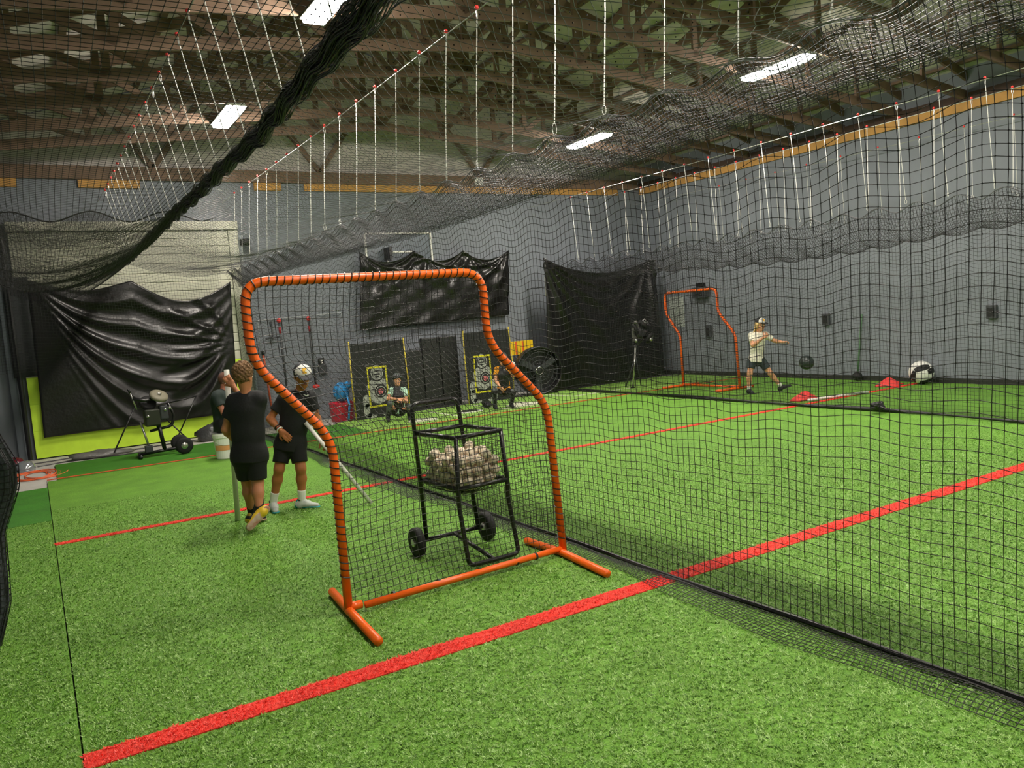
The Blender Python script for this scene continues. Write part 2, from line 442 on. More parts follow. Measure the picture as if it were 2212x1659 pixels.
# folded-over valance below the hem
ysv = np.arange(0.5, 14.8, 0.026); nv = 18; Pv = np.zeros((len(ysv), nv, 3))
for j in range(nv):
    t = j/(nv-1); top = 2.93-0.06*scallop(ysv, 0.68); low = 2.64+0.035*np.sin(0.55*ysv+1.0)
    Pv[:, j] = st3([3.17+0.17*np.sin(t*1.6)+0.008*np.sin(2.1*ysv), ysv-0.20*t+0.004*np.sin(9*ysv+6*t), top+(low-top)*t**0.8], -1)
net_part('valance', DN, grid_net(Pv, 0.0020), M_net_lit, 'folded-over upper band of the net')
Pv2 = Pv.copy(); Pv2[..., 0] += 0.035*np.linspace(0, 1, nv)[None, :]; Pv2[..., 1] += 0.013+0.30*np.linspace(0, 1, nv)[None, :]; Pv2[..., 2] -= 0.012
net_part('valance', DN, grid_net(Pv2, 0.0020), M_net_lit, 'inner layer of the folded-over band')
yh = np.arange(0.5, 14.85, 0.06)
MB().tube([(3.17, y, 2.93-0.06*float(scallop(y, 0.68))) for y in yh], 0.0035, 5).build('hem_rope', M_net_lit, DN)
MB().tube([(3.31+0.012*math.sin(3*y), y, 0.02) for y in np.arange(0.4, 14.8, 0.1)], 0.014, 6).build('foot_rope', M_net, DN)

# --- ceiling net over the near lane, right half (diamond mesh)
def sag2(x, y):
    t = (x-1.5)/(3.17-1.5)
    return 3.12*(1-t)+2.93*t - 0.20*np.sin(np.pi*np.clip(t, 0, 1))**1.0*(1+0.25*np.sin(0.8*y)) - (0.06*scallop(y, 0.68))*np.clip(t, 0, 1)**6 + 0.015*np.sin(2.3*y+3*x)*np.sin(np.pi*np.clip(t, 0, 1))
polys = []; K = []
dd = 0.092
for s in (1, -1):
    for c in np.arange(-3, 18.5, dd):
        x = np.arange(0, 1.67+0.001, 0.0334)
        y = c + s*x*1.0
        ok = (y > 0.9) & (y < 14.7)
        if ok.sum() < 3: continue
        xx = 1.5+x[ok]; yy = y[ok]
        polys.append(st3([xx, yy+0.01*np.sin(40*xx+yy*3), sag2(xx, yy)], -1))
for i in range(0, 19):
    for k, c in enumerate(np.arange(1.0, 11, dd)):
        x = i*dd; y = c+(0.5*dd if False else 0)
        xx = 1.5+x*0.5*2*0.5; 
        K.append((xx, c+x*0.5, float(sag2(xx, c+x*0.5))))
CN2 = empty('overhead_net', (0, 0, 3)); prop(CN2, 'black diamond-mesh net slung overhead between the gathered rope and the dividing net', 'net')
o = net_part('mesh', CN2, strands(polys, 0.0019, K, 0.0042), M_net_lit); o.location = (0, 0, -3)

# --- ceiling net on the left, drooping towards the back
CN1 = empty('overhead_net', (0, 0, 3)); prop(CN1, 'black square-mesh overhead net at the left drooping in folds towards the back wall', 'net')
xs1 = np.arange(-1.05, 1.501, 0.045); ys1 = np.arange(1.2, 14.3, 0.06); P1 = np.zeros((len(ys1), len(xs1), 3))
X1, Y1 = np.meshgrid(xs1, ys1)
tt = np.clip((X1+1.05)/2.55, 0, 1)
edge = 3.38*(1-tt)+3.12*tt
sagA = 0.10+0.34*np.clip((Y1-6.5)/6.0, 0, 1)**1.3
Z1 = edge - sagA*np.sin(np.pi*tt)**0.9 + 0.05*np.sin(2.0*Y1+1.4*X1)*np.sin(np.pi*tt)*np.clip((Y1-7)/4, 0.25, 1)
P1[..., 0] = X1+0.02*np.sin(1.3*Y1+4*X1); P1[..., 1] = Y1+0.10*np.sin(3.0*X1+0.6*Y1); P1[..., 2] = Z1
o = net_part('mesh', CN1, grid_net(P1, 0.0019, 0.0046, (P1[..., 1] < 9.0)), M_net); o.location = (0, 0, -3)
# gathered layers at the far end
P1b = P1[ys1 > 8.6].copy(); P1b[..., 2] -= 0.10*np.sin(np.pi*tt[ys1 > 8.6])+0.05; P1b[..., 1] += 0.03
P1c = P1[ys1 > 10.2].copy(); P1c[..., 2] -= 0.20*np.sin(np.pi*tt[ys1 > 10.2])+0.06; P1c[..., 1] -= 0.02; P1c[..., 0] += 0.02
for PP in (P1b, P1c):
    o = net_part('gathered_fold', CN1, grid_net(PP, 0.0019), M_net); o.location = (0, 0, -3)
# the thick gathered edge: many strands twisted together
polys = []
rs = np.random.RandomState(5); yb = np.arange(1.6, 14.3, 0.05)
for k in range(80):
    a = rs.uniform(0, 6.28); w0 = rs.uniform(0.4, 1.4); rr = 0.042*math.sqrt(rs.uniform(0.02, 1))*(1+0.7*np.clip((5.2-yb)/3, 0, 1)); p2 = rs.uniform(0, 6.28)
    hang = 0.0-0.03*scallop(yb, 0.9)
    polys.append(st3([1.5-0.11*np.clip((5.5-yb)/2.5, 0, 1)+rr*np.cos(a+w0*yb)+0.010*np.sin(9*yb+p2), yb, 3.13+hang+1.5*rr*np.sin(a+w0*yb)+0.012*np.sin(6*yb+p2)], -1))
GR = empty('gathered_net_edge', (1.5, 7, 3.1)); prop(GR, 'thick black rope of gathered netting running along the overhead nets', 'net')
o = net_part('strands', GR, strands(polys, 0.0042), mat('gathered_twine', '#27282c', 0.45, spec=0.7)); o.location = (-1.5, -7, -3.1)
MB().tube([(1.5-0.11*min(1, max(0, (5.5-y)/2.5)), y, 3.12-0.03*float(scallop(y, 0.9))) for y in yb[::3]], [0.022 if y > 5.5 else 0.008+0.014*max(0, (y-3.5)/2) for y in yb[::3]], 8).build('core', M_net, GR, smooth=True)

# --- back net in front of the roller door
BN = empty('back_net', (0, 14.75, 0)); prop(BN, 'fine dark net hanging across the roller door at the back left', 'net')
xb = np.arange(-1.2, 3.08, 0.045); nz = 52; Pb = np.zeros((len(xb), nz, 3))
for j in range(nz):
    t = j/(nz-1); top = 3.98-0.16*np.sin(np.pi*(xb+1.2)/1.15)**2
    Pb[:, j] = st3([xb+0.03*np.sin(3*t+xb), 14.78+0.05*np.sin(4*xb+t), 1.45+(top-1.45)*t], -1)
net_part('mesh', BN, grid_net(Pb, 0.0022), M_net).location = (0, -14.75, 0)
MB().tube([(x, 14.78+0.05*math.sin(4*x+1), 3.98-0.16*math.sin(math.pi*(x+1.2)/1.15)**2) for x in xb[::2]], 0.012, 6).build('hem_rope', M_net, BN)
xb2 = np.arange(-1.2, 1.6, 0.03); Pb2 = np.zeros((len(xb2), 22, 3))
for j in range(22):
    t = j/21; top = 3.98-0.16*np.sin(np.pi*(xb2+1.2)/1.15)**2
    Pb2[:, j] = st3([xb2, 14.70+0.04*np.sin(5*xb2+2*t), top-0.42*t-0.04*np.sin(1.5*xb2)*t], -1)
net_part('doubled_band', BN, grid_net(Pb2, 0.0026), M_net).location = (0, -14.75, 0)

# --- far lane nets, cable X = 10
FN = empty('far_net', (10, 0, 0)); prop(FN, 'fine dark net wall of the far lane in front of the grey right wall', 'net')
ysr = np.arange(3.0, 13.88, 0.05)
Pr = wall_net_points(ysr, 56, 10.0, 10.03, 2.80, 0.10, 0.68, 0.04, 9)
net_part('mesh', FN, grid_net(Pr, 0.0021), M_net).location = (-10, 0, 0)
ysr2 = np.arange(3.0, 13.88, 0.042); nn = 30; Ps = np.zeros((len(ysr2), nn, 3))
for j in range(nn):
    t = j/(nn-1); sg = 0.46*np.sin(np.pi*t)**0.8*(1+0.14*np.sin(0.8*ysr2+1))
    Ps[:, j] = st3([10.03+1.12*t, ysr2+0.05*np.sin(6*t+ysr2), 2.80-0.10*scallop(ysr2, 0.68)*(1-t)-sg], -1)
net_part('slung_roof_net', FN, grid_net(Ps, 0.0024), M_net, 'drooping overhead net of the far lane').location = (-10, 0, 0)
MB().tube([(10.03, y, 2.80-0.10*float(scallop(y, 0.68))) for y in np.arange(3, 13.88, 0.06)], 0.007, 5).build('hem_rope', M_net_lit, FN)
yk = np.arange(3.0, 14.2, 0.12)
MB().tube([(10.0-0.09*math.exp(-((y-4.4)/1.6)**2)*2+0.04*math.sin(1.3*y), y, 0.03) for y in yk], [0.024+0.010*math.sin(2*y) for y in yk], 7).build('foot_roll', M_net, FN, smooth=True)
# crossing net at the back of the far lane
CB = empty('end_net', (11.5, 14.0, 0)); prop(CB, 'fine dark net closing the back of the far lane before the corner tarp', 'net')
xe = np.arange(9.86, 13.2, 0.055); Pe = np.zeros((len(xe), 50, 3))
for j in range(50):
    t = j/49; Pe[:, j] = st3([xe, 13.95+0.03*np.sin(5*xe+t), t*(2.9-0.35*np.sin(np.pi*np.clip((xe-9.86)/3.2, 0, 1))**0.8)], -1)
net_part('mesh', CB, grid_net(Pe, 0.0021), M_net).location = (-11.5, -14.0, 0)

# --- gathered curtain of netting at the left edge
LC = empty('net_curtain', (-0.62, 6.1, 0)); prop(LC, 'bunched dark net curtain hanging to the turf at the left edge', 'net')
nu, nv = 180, 90; G = np.zeros((nu, nv, 3))
_z = [0, 0.26, 0.41, 0.69, 0.82, 0.95, 1.09, 1.3, 1.6, 2.2, 3.3]; _r = [0.25, 0.33, 0.34, 0.35, 0.40, 0.45, 0.46, 0.38, 0.34, 0.36, 0.45]
for j in range(nv):
    t = j/(nv-1); z = 0.005+3.3*t
    a = np.linspace(0, 2*np.pi, nu)
    base = np.interp(z, _z, _r)
    rr = base*(0.94+0.06*np.sin(13*a+2*t)+0.035*np.sin(29*a+5*t))
    G[:, j] = st3([-0.60+rr*np.cos(a), 5.6+0.7*rr*np.sin(a), np.full(nu, z)], -1)
net_part('mesh', LC, grid_net(G, 0.0024), M_net)
LC.children[0].location = (0.62, -6.1, 0)
G2 = G.copy(); G2[..., 0] = -0.60+(G[..., 0]+0.60)*0.975; G2[..., 1] = 5.6+(G[..., 1]-5.6)*0.975
MB().sheet(G2).build('inner_folds', mat('dense_net', '#43484b', 0.8, var=0.5, scale=60), LC, smooth=True)

# ------------------------------------------------------------------ cables and hanging cords
def cable(x, z, y0, y1, label, drop=0.0):
    pts = [(x, y0+(y1-y0)*k/40, z+0.06*(2*k/40-1)**2+drop*k/40) for k in range(41)]
    prop(MB().tube(pts, 0.005, 6).build('steel_cable', M_steel), label, 'cable')
cable(1.27, 4.15, 0.5, YB, 'thin steel cable high on the left holding the gathered net edge')
cable(3.30, 4.15, 0.5, YB, 'white steel cable rising across the middle of the picture above the dividing net')
cable(10.0, 4.08, 0.5, YB, 'upper cable of the far lane carrying red-capped clips')
cable(11.2, 4.15, 0.5, YB, 'bright lower cable of the far lane carrying red-capped clips')
cable(13.10, 4.15, 0.5, YB, 'faint cable close to the right wall')

def loop_pts(c, rx, rz, ax):
    return [(c[0]+ax[0]*rx*math.cos(a), c[1]+ax[1]*rx*math.cos(a), c[2]+rz*math.sin(a)) for a in [2*math.pi*k/10 for k in range(10)]]
def cord(top, bot, label, group, k):
    a = Vector(top); b = Vector(bot); rs = random.Random(k)
    t = empty('hanging_cord', bot); prop(t, label, 'cord', group)
    an = rs.uniform(0, 3.1); ax = (math.cos(an), math.sin(an))
    d = (b-a); L = d.length; d.normalize()
    MB().ball((a.x, a.y, a.z+0.018), 0.017, 8, 6).build('red_cap', M_redcap, t, smooth=True)
    MB().tube(loop_pts(a+d*0.035, 0.011, 0.035, ax), 0.0035, 5, closed=True).build('clip', M_steel, t)
    lp = 0.05 if k % 3 else 0.075
    q = b-d*lp
    s0 = a+d*0.07
    MB().tube([s0, (s0+q)/2+Vector((0.006*math.cos(k), 0.006*math.sin(k), 0)), q], 0.0042, 5).build('rope', M_rope, t)
    MB().tube(loop_pts(b-d*lp*0.5, 0.014, lp*0.55, ax), 0.003, 5, closed=True).build('loop', M_rope, t)
k = 0
for i in range(26):
    y = 1.22+i*CORD_DY
    if y > 14.6: break
    cord((3.30, y, 4.16+0.05*(2*(y-0.5)/14.7-1)**2), (3.175, y-0.02, 2.935), 'white cord dropping from the middle cable to the dividing net', 'cords on the middle cable', k); k += 1
for i in range(25):
    y = 1.8+i*0.5
    cord((1.27, y, 4.15), (1.49, y+0.05, 3.13), 'speckled white cord dropping from the left cable to the gathered net edge', 'cords on the left cable', k); k += 1
for i in range(17):
    y = 4.6+i*0.56
    if y > 13.6: break
    cord((10.0, y, 4.09), (10.04, y-0.06, 2.80), 'cord with red cap slanting from the upper cable of the far lane', 'cords on the upper far cable', k); k += 1
for i in range(18):
    y = 4.4+i*0.52
    if y > 13.4: break
    cord((11.2, y, 4.16), (11.16, y, 2.83), 'straight white cord with red cap on the bright lower cable of the far lane', 'cords on the lower far cable', k); k += 1
for i in range(10):
    y = 5.6+i*0.75
    cord((13.10, y, 4.16), (13.15, y, 2.95), 'faint cord hanging in front of the right wall', 'cords by the right wall', k); k += 1

# ------------------------------------------------------------------ tarps
def fold_tarp(name, label, TL, TR, BL, BR, topsag, folds, amp, seed, bumpf=None, nu=90, nv=70, back=1):
    TL, TR, BL, BR = map(np.array, (TL, TR, BL, BR)); rs = np.random.RandomState(seed)
    u, v = np.meshgrid(np.linspace(0, 1, nu), np.linspace(0, 1, nv), indexing='ij')
    P = (TL*(1-u[..., None])+TR*u[..., None])*(1-v[..., None])+(BL*(1-u[..., None])+BR*u[..., None])*v[..., None]
    P[..., 2] += topsag(u)*(1-v)**2
    D = folds(u, v)*amp
    P[..., 1] -= D
    o = MB().sheet(P).build(name, M_tarp, None, smooth=True)
    sm = o.modifiers.new('thickness', 'SOLIDIFY'); sm.thickness = 0.004
    return prop(o, label, 'tarp')
def ridge(x, p=2.0): return (0.5+0.5*np.cos(2*np.pi*x))**p
def folds1(u, v):
    g = np.where(u < 0.72, 1-(1-u/0.72)**2.2, 1-0.55*((u-0.72)/0.28)**2)
    Lv = v/np.maximum(g, 0.02)
    env = np.clip(u*6, 0, 1)*np.clip((1-u)*5, 0.15, 1)
    f = ridge(Lv*5.2+0.25, 2)*np.exp(-((Lv-0.55)/0.55)**2)
    # fan from the right middle
    ang = np.arctan2(v-0.45, 1.02-u); f2 = ridge(ang*2.6, 3)*np.exp(-((u-0.85)/0.25)**2)
    drop = 0.55*np.exp(-((u-0.48)/0.17)**2)*np.exp(-((v-0.04)/0.10)**2)
    return (f*env+0.55*f2*np.clip((1-u)*8, 0, 1)+drop)*1.0 + 0.12*np.sin(17*u+9*v)*np.sin(13*v)
fold_tarp('black_tarp', 'large black plastic tarp draped over the roller door at the left', (0.10, 15.05, 2.92), (3.26, 15.05, 2.76), (0.04, 15.05, 0.34), (3.16, 15.05, 0.36),
          lambda u: -0.35*np.sin(np.pi*np.clip((u-0.48)/0.52, 0, 1))**1.0-0.16*np.sin(np.pi*np.clip(u/0.48, 0, 1))**1.2, folds1, 0.085, 1)
def folds2(u, v):
    f = 0
    for (c, s, w0) in ((0.0, 1.0, 1.0), (0.42, 0.8, 1.0), (0.72, 0.7, 0.8), (1.0, 1.0, 1.0)):
        ang = np.arctan2(v+0.02, (u-c)*1.6); f = f+w0*ridge(ang*2.2*s, 3)*np.exp(-((u-c)**2+(0.8*v)**2)/0.22)
    return f*0.8+0.35*ridge(u*5+0.3*np.sin(6*v), 2)*np.exp(-((v-0.7)/0.35)**2)+0.15*np.sin(23*u+5*v)*np.sin(19*v+3*u)
fold_tarp('black_tarp', 'wrinkled shiny black tarp pinned over the backboard on the back wall', (5.80, 15.05, 3.24), (9.28, 15.05, 3.20), (5.66, 15.05, 1.68), (9.16, 15.05, 1.76),
          lambda u: -0.22*np.abs(np.sin(np.pi*u*3.02))**0.8, folds2, 0.08, 2)
def folds3(u, v):
    ang = np.arctan2(v+0.02, u+0.02); f = ridge(ang*3.4, 2)*np.exp(-((u**2+v**2)/0.8))
    ang2 = np.arctan2(v+0.02, 0.93-u); f2 = ridge(ang2*2.4+0.1, 3)*np.exp(-(((u-0.93)**2+(0.7*v)**2)/0.5))
    return f*0.8+f2*0.9+0.4*ridge((v-0.25*np.cos(3*(u-0.5)))*4, 2)*np.sin(np.pi*u)*0.6
fold_tarp('black_tarp', 'matte black tarp with long folds hung in the back right corner', (9.68, 14.3, 2.93), (12.85, 14.3, 2.78), (9.6, 14.3, 0.03), (12.95, 14.3, 0.03),
          lambda u: -0.32*np.sin(np.pi*np.clip(u/0.93, 0, 1))**0.8, folds3, 0.09, 3)
# dark strip beside the left tarp
o = MB().sheet(np.array([[(-0.26+0.36*a, 15.08-0.02*math.sin(9*a), 1.36+1.62*b) for b in np.linspace(0, 1, 8)] for a in np.linspace(0, 1, 12)])).build('dark_strip', mat('dark_strip_grey', '#2b2e2f', 0.85, var=0.2, scale=9), smooth=True)
o.modifiers.new('thickness', 'SOLIDIFY').thickness = 0.006
prop(o, 'narrow dark grey strip left of the door tarp', 'curtain')
# ------------------------------------------------------------------ pitching screens (S-shaped orange frames with net)
def make_screen(name):
    t = empty(name)
    R = 0.027
    # local frame: x along the screen, z up
    out = [(0.0, 0, 0.03), (0.0, 0, 1.10), (-0.42, 0, 1.60), (-0.42, 0, 2.05), (1.13, 0, 2.05), (1.13, 0, 1.58), (1.57, 0, 1.11), (1.62, 0, 0.03)]
    path = rounded(out, [0, 0.14, 0.14, 0.13, 0.15, 0.14, 0.14, 0], 6)
    MB().tube(path, R, 12).build('frame_tube', M_orange, t, smooth=True, world=False)
    # lacing wound round the tube
    P = [Vector(p) for p in path]; S = [0]
    for i in range(1, len(P)): S.append(S[-1]+(P[i]-P[i-1]).length)
    pts = []; s = 0.18; pitch = 0.045
    n = Vector((0, 1, 0))
    while s < S[-1]-0.1:
        i = max(k for k in range(len(S)) if S[k] <= s); i = min(i, len(P)-2)
        f = (s-S[i])/(S[i+1]-S[i]); p = P[i].lerp(P[i+1], f); d = (P[i+1]-P[i]).normalized(); u = d.cross(n)
        a = 2*math.pi*s/pitch
        pts.append(p+(u*math.cos(a)+n*math.sin(a))*(R+0.003)); s += pitch/9
    MB().tube(pts, 0.0036, 4).build('lacing', M_net, t, world=False)
    # bottom bar and feet
    MB().tube([(0.10, -0.02, 0.045), (1.60, 0, 0.055)], 0.022, 10).build('bottom_bar', M_orange, t, world=False, smooth=True)
    MB().tube([(0.0, 0, 0.05), (0.085, 0, 0.05)], 0.027, 10).build('socket', M_orange, t, world=False, smooth=True)
    for x in (0.30, 0.62, 0.93, 1.22, 1.38):
        MB().tube([(x-0.008, 0, 0.05), (x+0.008, 0, 0.05)], 0.027, 10).build('tie', M_net, t, world=False)
    for x, y0, y1 in ((0.0, -0.57, 0.42), (1.60, -0.60, 0.43)):
        MB().tube([(x-0.04 if x < 1 else x-0.06, y0, 0.03), (x, 0, 0.032), (x+0.04 if x < 1 else x-0.02, y1, 0.03)], 0.027, 12).build('foot_tube', M_orange, t, world=False, smooth=True)
    # netting
    def left(z):
        if z < 1.10: return 0.0
        if z < 1.60: return -0.42*(z-1.10)/0.5
        return -0.42
    def right(z):
        if z < 1.11: return 1.62-0.05*z/1.11
        if z < 1.58: return 1.57-0.44*(z-1.11)/0.47
        return 1.13
    nu, nz = 38, 47; G = np.zeros((nu, nz, 3))
    for j in range(nz):
        z = 0.06+(2.04-0.06)*j/(nz-1)
        for i in range(nu):
            q = i/(nu-1); x = left(z)*(1-q)+right(z)*q
            b = math.sin(math.pi*q)**0.7*math.sin(math.pi*min(1, max(0, z/2.05)))**0.6
            G[i, j] = (x+0.010*math.sin(9*z+4*q), 0.10*b+0.018*math.sin(7*q+5*z)*b, z-0.02*b*math.sin(11*q+2*z))
    o = link('netting', np_mesh('netting', *grid_net(G, 0.0021, 0.0045), M_net), t); o['kind'] = 'stuff'
    return t
sc = make_screen('pitching_screen'); sc.location = (1.48, 4.58, 0); sc.rotation_euler = (0, 0, 0.008)
prop(sc, 'large orange tube pitching screen with black net in the foreground', 'screen')
s2 = copy_tree(sc); s2.location = (11.4, 12.02, 0); s2.rotation_euler = (0, 0, -math.pi/2); s2.scale = (0.94, 0.94, 0.95)
prop(s2, 'smaller-looking orange pitching screen far away by the right wall', 'screen')

# ------------------------------------------------------------------ ball cart
ct = empty('ball_cart', (2.62, 5.1, 0)); prop(ct, 'black tube ball cart on two wheels behind the orange screen', 'cart')
def tube(pts, r, n='tube', par=None, m=None, rad=0.0, sides=10, closed=False):
    p = rounded(pts, rad) if rad else pts
    return MB().tube(p, r, sides, closed).build(n, m or M_black, par, smooth=True)
tube([(2.385, 5.36, 0.12), (2.36, 5.36, 1.15), (2.74, 5.36, 1.15), (2.83, 5.36, 0.12)], 0.0165, 'handle_frame', ct, rad=0.06)
for za in (0.93, 0.57):
    sq = [(2.375, 5.35, za), (2.45, 4.87, za-0.004), (2.82, 4.87, za), (2.75, 5.35, za+0.006), (2.375, 5.35, za)]
    if za < 0.7: sq = [(2.38, 5.35, za), (2.43, 4.85, za), (2.83, 4.85, za), (2.79, 5.35, za), (2.38, 5.35, za)]
    for i in range(4): tube([sq[i], sq[i+1]], 0.0165, 'rail', ct)
tube([(2.455, 4.87, 0.93), (2.43, 4.85, 0.57), (2.43, 4.86, 0.45), (2.44, 4.80, 0.03), (2.85, 4.80, 0.03), (2.83, 4.86, 0.45), (2.83, 4.85, 0.57), (2.82, 4.87, 0.93)], 0.0165, 'front_leg_frame', ct, rad=0.05)
tube([(2.30, 5.36, 0.115), (2.92, 5.36, 0.115)], 0.016, 'axle', ct)
tube([(2.62, 5.36, 0.115), (2.645, 4.80, 0.03)], 0.016, 'brace', ct)
M_tire = mat('rubber', '#101010', 0.75)
for x in (2.305, 2.905):
    wl = MB().lathe([(0.03, -0.02), (0.09, -0.032), (0.108, -0.025), (0.112, 0), (0.108, 0.025), (0.09, 0.032), (0.03, 0.02)], 26, (x, 5.36, 0.113), (1, 0, 0)).build('wheel', M_tire, ct, smooth=True)
    h = MB().lathe([(0.012, -0.042), (0.03, -0.036), (0.03, 0.036), (0.012, 0.042)], 14, (x, 5.36, 0.113), (1, 0, 0)).build('hub', M_steel, wl)
# net basket hanging inside the cart
def basket(u, v):
    # u around 0..1, v down 0..1
    c = [(2.39, 5.34), (2.45, 4.88), (2.82, 4.88), (2.76, 5.34)]
    a = (u*4) % 4; i = int(a); f = a-i; p = c[i]; q = c[(i+1) % 4]
    x = p[0]*(1-f)+q[0]*f; y = p[1]*(1-f)+q[1]*f; cx, cy = 2.61, 5.11
    if v < 0.62: k = 1.0-0.03*math.sin(v/0.62*math.pi); z = 0.92-v/0.62*0.34
    else:
        w0 = (v-0.62)/0.38; k = math.cos(w0*math.pi/2)*0.97+0.03; z = 0.58-0.10*math.sin(w0*math.pi/2)
    return (cx+(x-cx)*k, cy+(y-cy)*k, z)
G = np.array([[basket(i/40, j/17) for j in range(18)] for i in range(41)])
o = link('basket_net', np_mesh('basket_net', *grid_net(G, 0.0018), M_net), ct, True); o['kind'] = 'stuff'

# baseballs: one mesh, many balls, settled in layers inside the basket
def baseball_mesh():
    bm = MB().ball((0, 0, 0), 0.0365, 16, 10)
    return bm.mesh('baseball', mat('worn_leather', '#e4d8c0', 0.7, var=0.22, scale=14, bump=0.15, bscale=90), True)
bme = baseball_mesh()
sm = []
for i in range(72):
    t = 2*math.pi*i/72; a = 0.42
    p = Vector((math.cos(t)+a*math.cos(3*t)*0.0, 0, 0))
    v = Vector((a*2*math.cos(t)+(1-a)*math.cos(3*t)*0.0, 0, 0))
    A, B = 0.75, 0.25
    sm.append(Vector((A*math.cos(t)+B*math.cos(3*t), A*math.sin(t)-B*math.sin(3*t), 2*math.sqrt(A*B)*math.sin(2*t))).normalized()*0.0366)
sme = MB().tube(sm, 0.0011, 4, closed=True).mesh('seam', mat('seam_thread', '#9a5a48', 0.7))
rng = np.random.RandomState(4); NB = 112; RB = 0.0368
BP = np.stack([rng.uniform(2.46, 2.76, NB), rng.uniform(4.94, 5.28, NB), 0.60+np.arange(NB)*0.006], -1); BV = np.zeros_like(BP)
for it in range(700):
    BV[:, 2] -= 0.0006; BV *= 0.94; O = BP.copy(); BP = BP+BV
    for sub in range(6):
        d = BP[:, None]-BP[None]; L = np.linalg.norm(d, axis=-1)+np.eye(NB); ov = np.clip(2*RB-L, 0, None); np.fill_diagonal(ov, 0)
        BP += 0.42*(ov/L)[..., None].__mul__(d).sum(1)
        f = np.clip((5.34-BP[:, 1])/0.46, 0, 1)
        BP[:, 0] = np.clip(BP[:, 0], 2.392+0.055*f+RB, 2.775+0.04*f-RB); BP[:, 1] = np.clip(BP[:, 1], 4.885+RB, 5.325-RB)
        zf = 0.575-0.085*np.cos(np.clip(np.hypot(BP[:, 0]-2.60, BP[:, 1]-5.1)/0.24, 0, 1)*math.pi/2)+RB
        BP[:, 2] = np.maximum(BP[:, 2], zf)
    BV = (BP-O)*0.9
balls = [tuple(p) for p in BP]; rb = random.Random(11)
for i, p in enumerate(balls):
    o = link('baseball', bme); o.location = p; o.rotation_euler = (rb.uniform(0, 6), rb.uniform(0, 6), rb.uniform(0, 6))
    prop(o, 'worn cream baseball in the heap inside the ball cart', 'baseball', 'baseballs heaped in the cart')
    s = link('seam', sme, o)
# ------------------------------------------------------------------ helpers for standing things
NH = np.array([0.5177, 0.8556, 0.0])
def pl(u, v, base, dd=0.0):
    """point under the pixel on the vertical plane through base that faces the camera"""
    d = ray(u, v); k = (np.dot(np.array([base[0], base[1], 0]), NH)+dd)/np.dot(d, NH); return C0+d*k

M_grey = mat('dark_grey_plastic', '#3a3d40', 0.5)
M_chrome = mat('brushed_steel', '#b9b9b2', 0.25, metal=0.9)
M_yel = mat('yellow_pole', '#c9b53a', 0.5)
M_yprint = mat('yellow_print', '#d8d21e', 0.6)
M_vinyl = mat('black_vinyl', '#1b1c1d', 0.5, var=0.2, scale=6)
M_gprint = mat('grey_print', '#a3a69f', 0.7, var=0.12, scale=25)
M_kprint = mat('black_print', '#121212', 0.7)

# ------------------------------------------------------------------ pitching machine by the door
b0 = (1.62, 13.28)
pm = empty('pitching_machine', (b0[0], b0[1], 0)); prop(pm, 'dark wheeled pitching machine on a tube base in front of the door tarp', 'pitching machine')
def Q(u, v, dd=0.0): return tuple(pl(u, v, b0, dd))
def rod(a, b, r, nm, par, m=None, n=8): return MB().tube([a, b], r, n).build(nm, m or M_black, par, smooth=True)
x0, x1 = Q(300, 990)[0], Q(398, 972)[0]
rod((x0, 13.28, 0.06), (x1, 13.28, 0.085), 0.025, 'base_bar', pm)
rod((x0, 13.14, 0.03), (x0, 13.44, 0.03), 0.03, 'base_foot', pm); rod((x0, 13.28, 0.03), (x0, 13.28, 0.085), 0.02, 'base_stub', pm)
MB().box((x0+0.08, 13.22, 0.08), (x0+0.19, 13.34, 0.18)).build('control_box', M_grey, pm, bevel=0.008)
for yy in (13.06, 13.52):
    wl = MB().lathe([(0.03, -0.035), (0.10, -0.045), (0.128, -0.03), (0.132, 0), (0.128, 0.03), (0.10, 0.045), (0.03, 0.035)], 24, (x1, yy, 0.132), (0, 1, 0)).build('wheel', M_tire, pm, smooth=True)
    MB().lathe([(0.02, -0.05), (0.05, -0.04), (0.05, 0.04), (0.02, 0.05)], 14, (x1, yy, 0.132), (0, 1, 0)).build('hub', M_chrome, wl)
rod((x1, 13.06, 0.132), (x1, 13.52, 0.132), 0.016, 'axle', pm)
xc = Q(355, 960)[0]
rod((xc, 13.28, 0.08), (xc-0.05, 13.28, 0.52), 0.03, 'post', pm)
rod((xc-0.20, 13.28, 0.07), (xc-0.30, 13.28, 0.56), 0.016, 'strut', pm, M_chrome)
tube([(xc-0.18, 13.28, 0.40), (xc+0.14, 13.28, 0.44), (xc+0.19, 13.28, 0.60), (xc+0.12, 13.28, 0.80)], 0.022, 'yoke', pm, rad=0.06)
rod((xc-0.05, 13.28, 0.43), (xc-0.07, 13.28, 0.62), 0.03, 'swivel', pm)
MB().box((xc-0.24, 13.16, 0.48), (xc-0.02, 13.40, 0.74)).build('motor_housing', mat('machine_green', '#24291b', 0.5), pm, bevel=0.02)
MB().box((xc-0.02, 13.18, 0.56), (xc+0.10, 13.38, 0.78)).build('wheel_guard', M_grey, pm, bevel=0.02)
w1 = MB().lathe([(0.02, -0.03), (0.10, -0.035), (0.135, -0.02), (0.138, 0.0), (0.135, 0.02), (0.10, 0.035), (0.02, 0.03)], 28, (xc+0.0, 13.26, 0.93), (0.25, -0.55, 0.8)).build('throwing_wheel', mat('pale_rubber', '#7b7663', 0.6), pm, smooth=True)
MB().lathe([(0.01, 0.03), (0.03, 0.045), (0.03, -0.045), (0.01, -0.05)], 12, (xc+0.0, 13.26, 0.93), (0.25, -0.55, 0.8)).build('hub', M_chrome, w1)
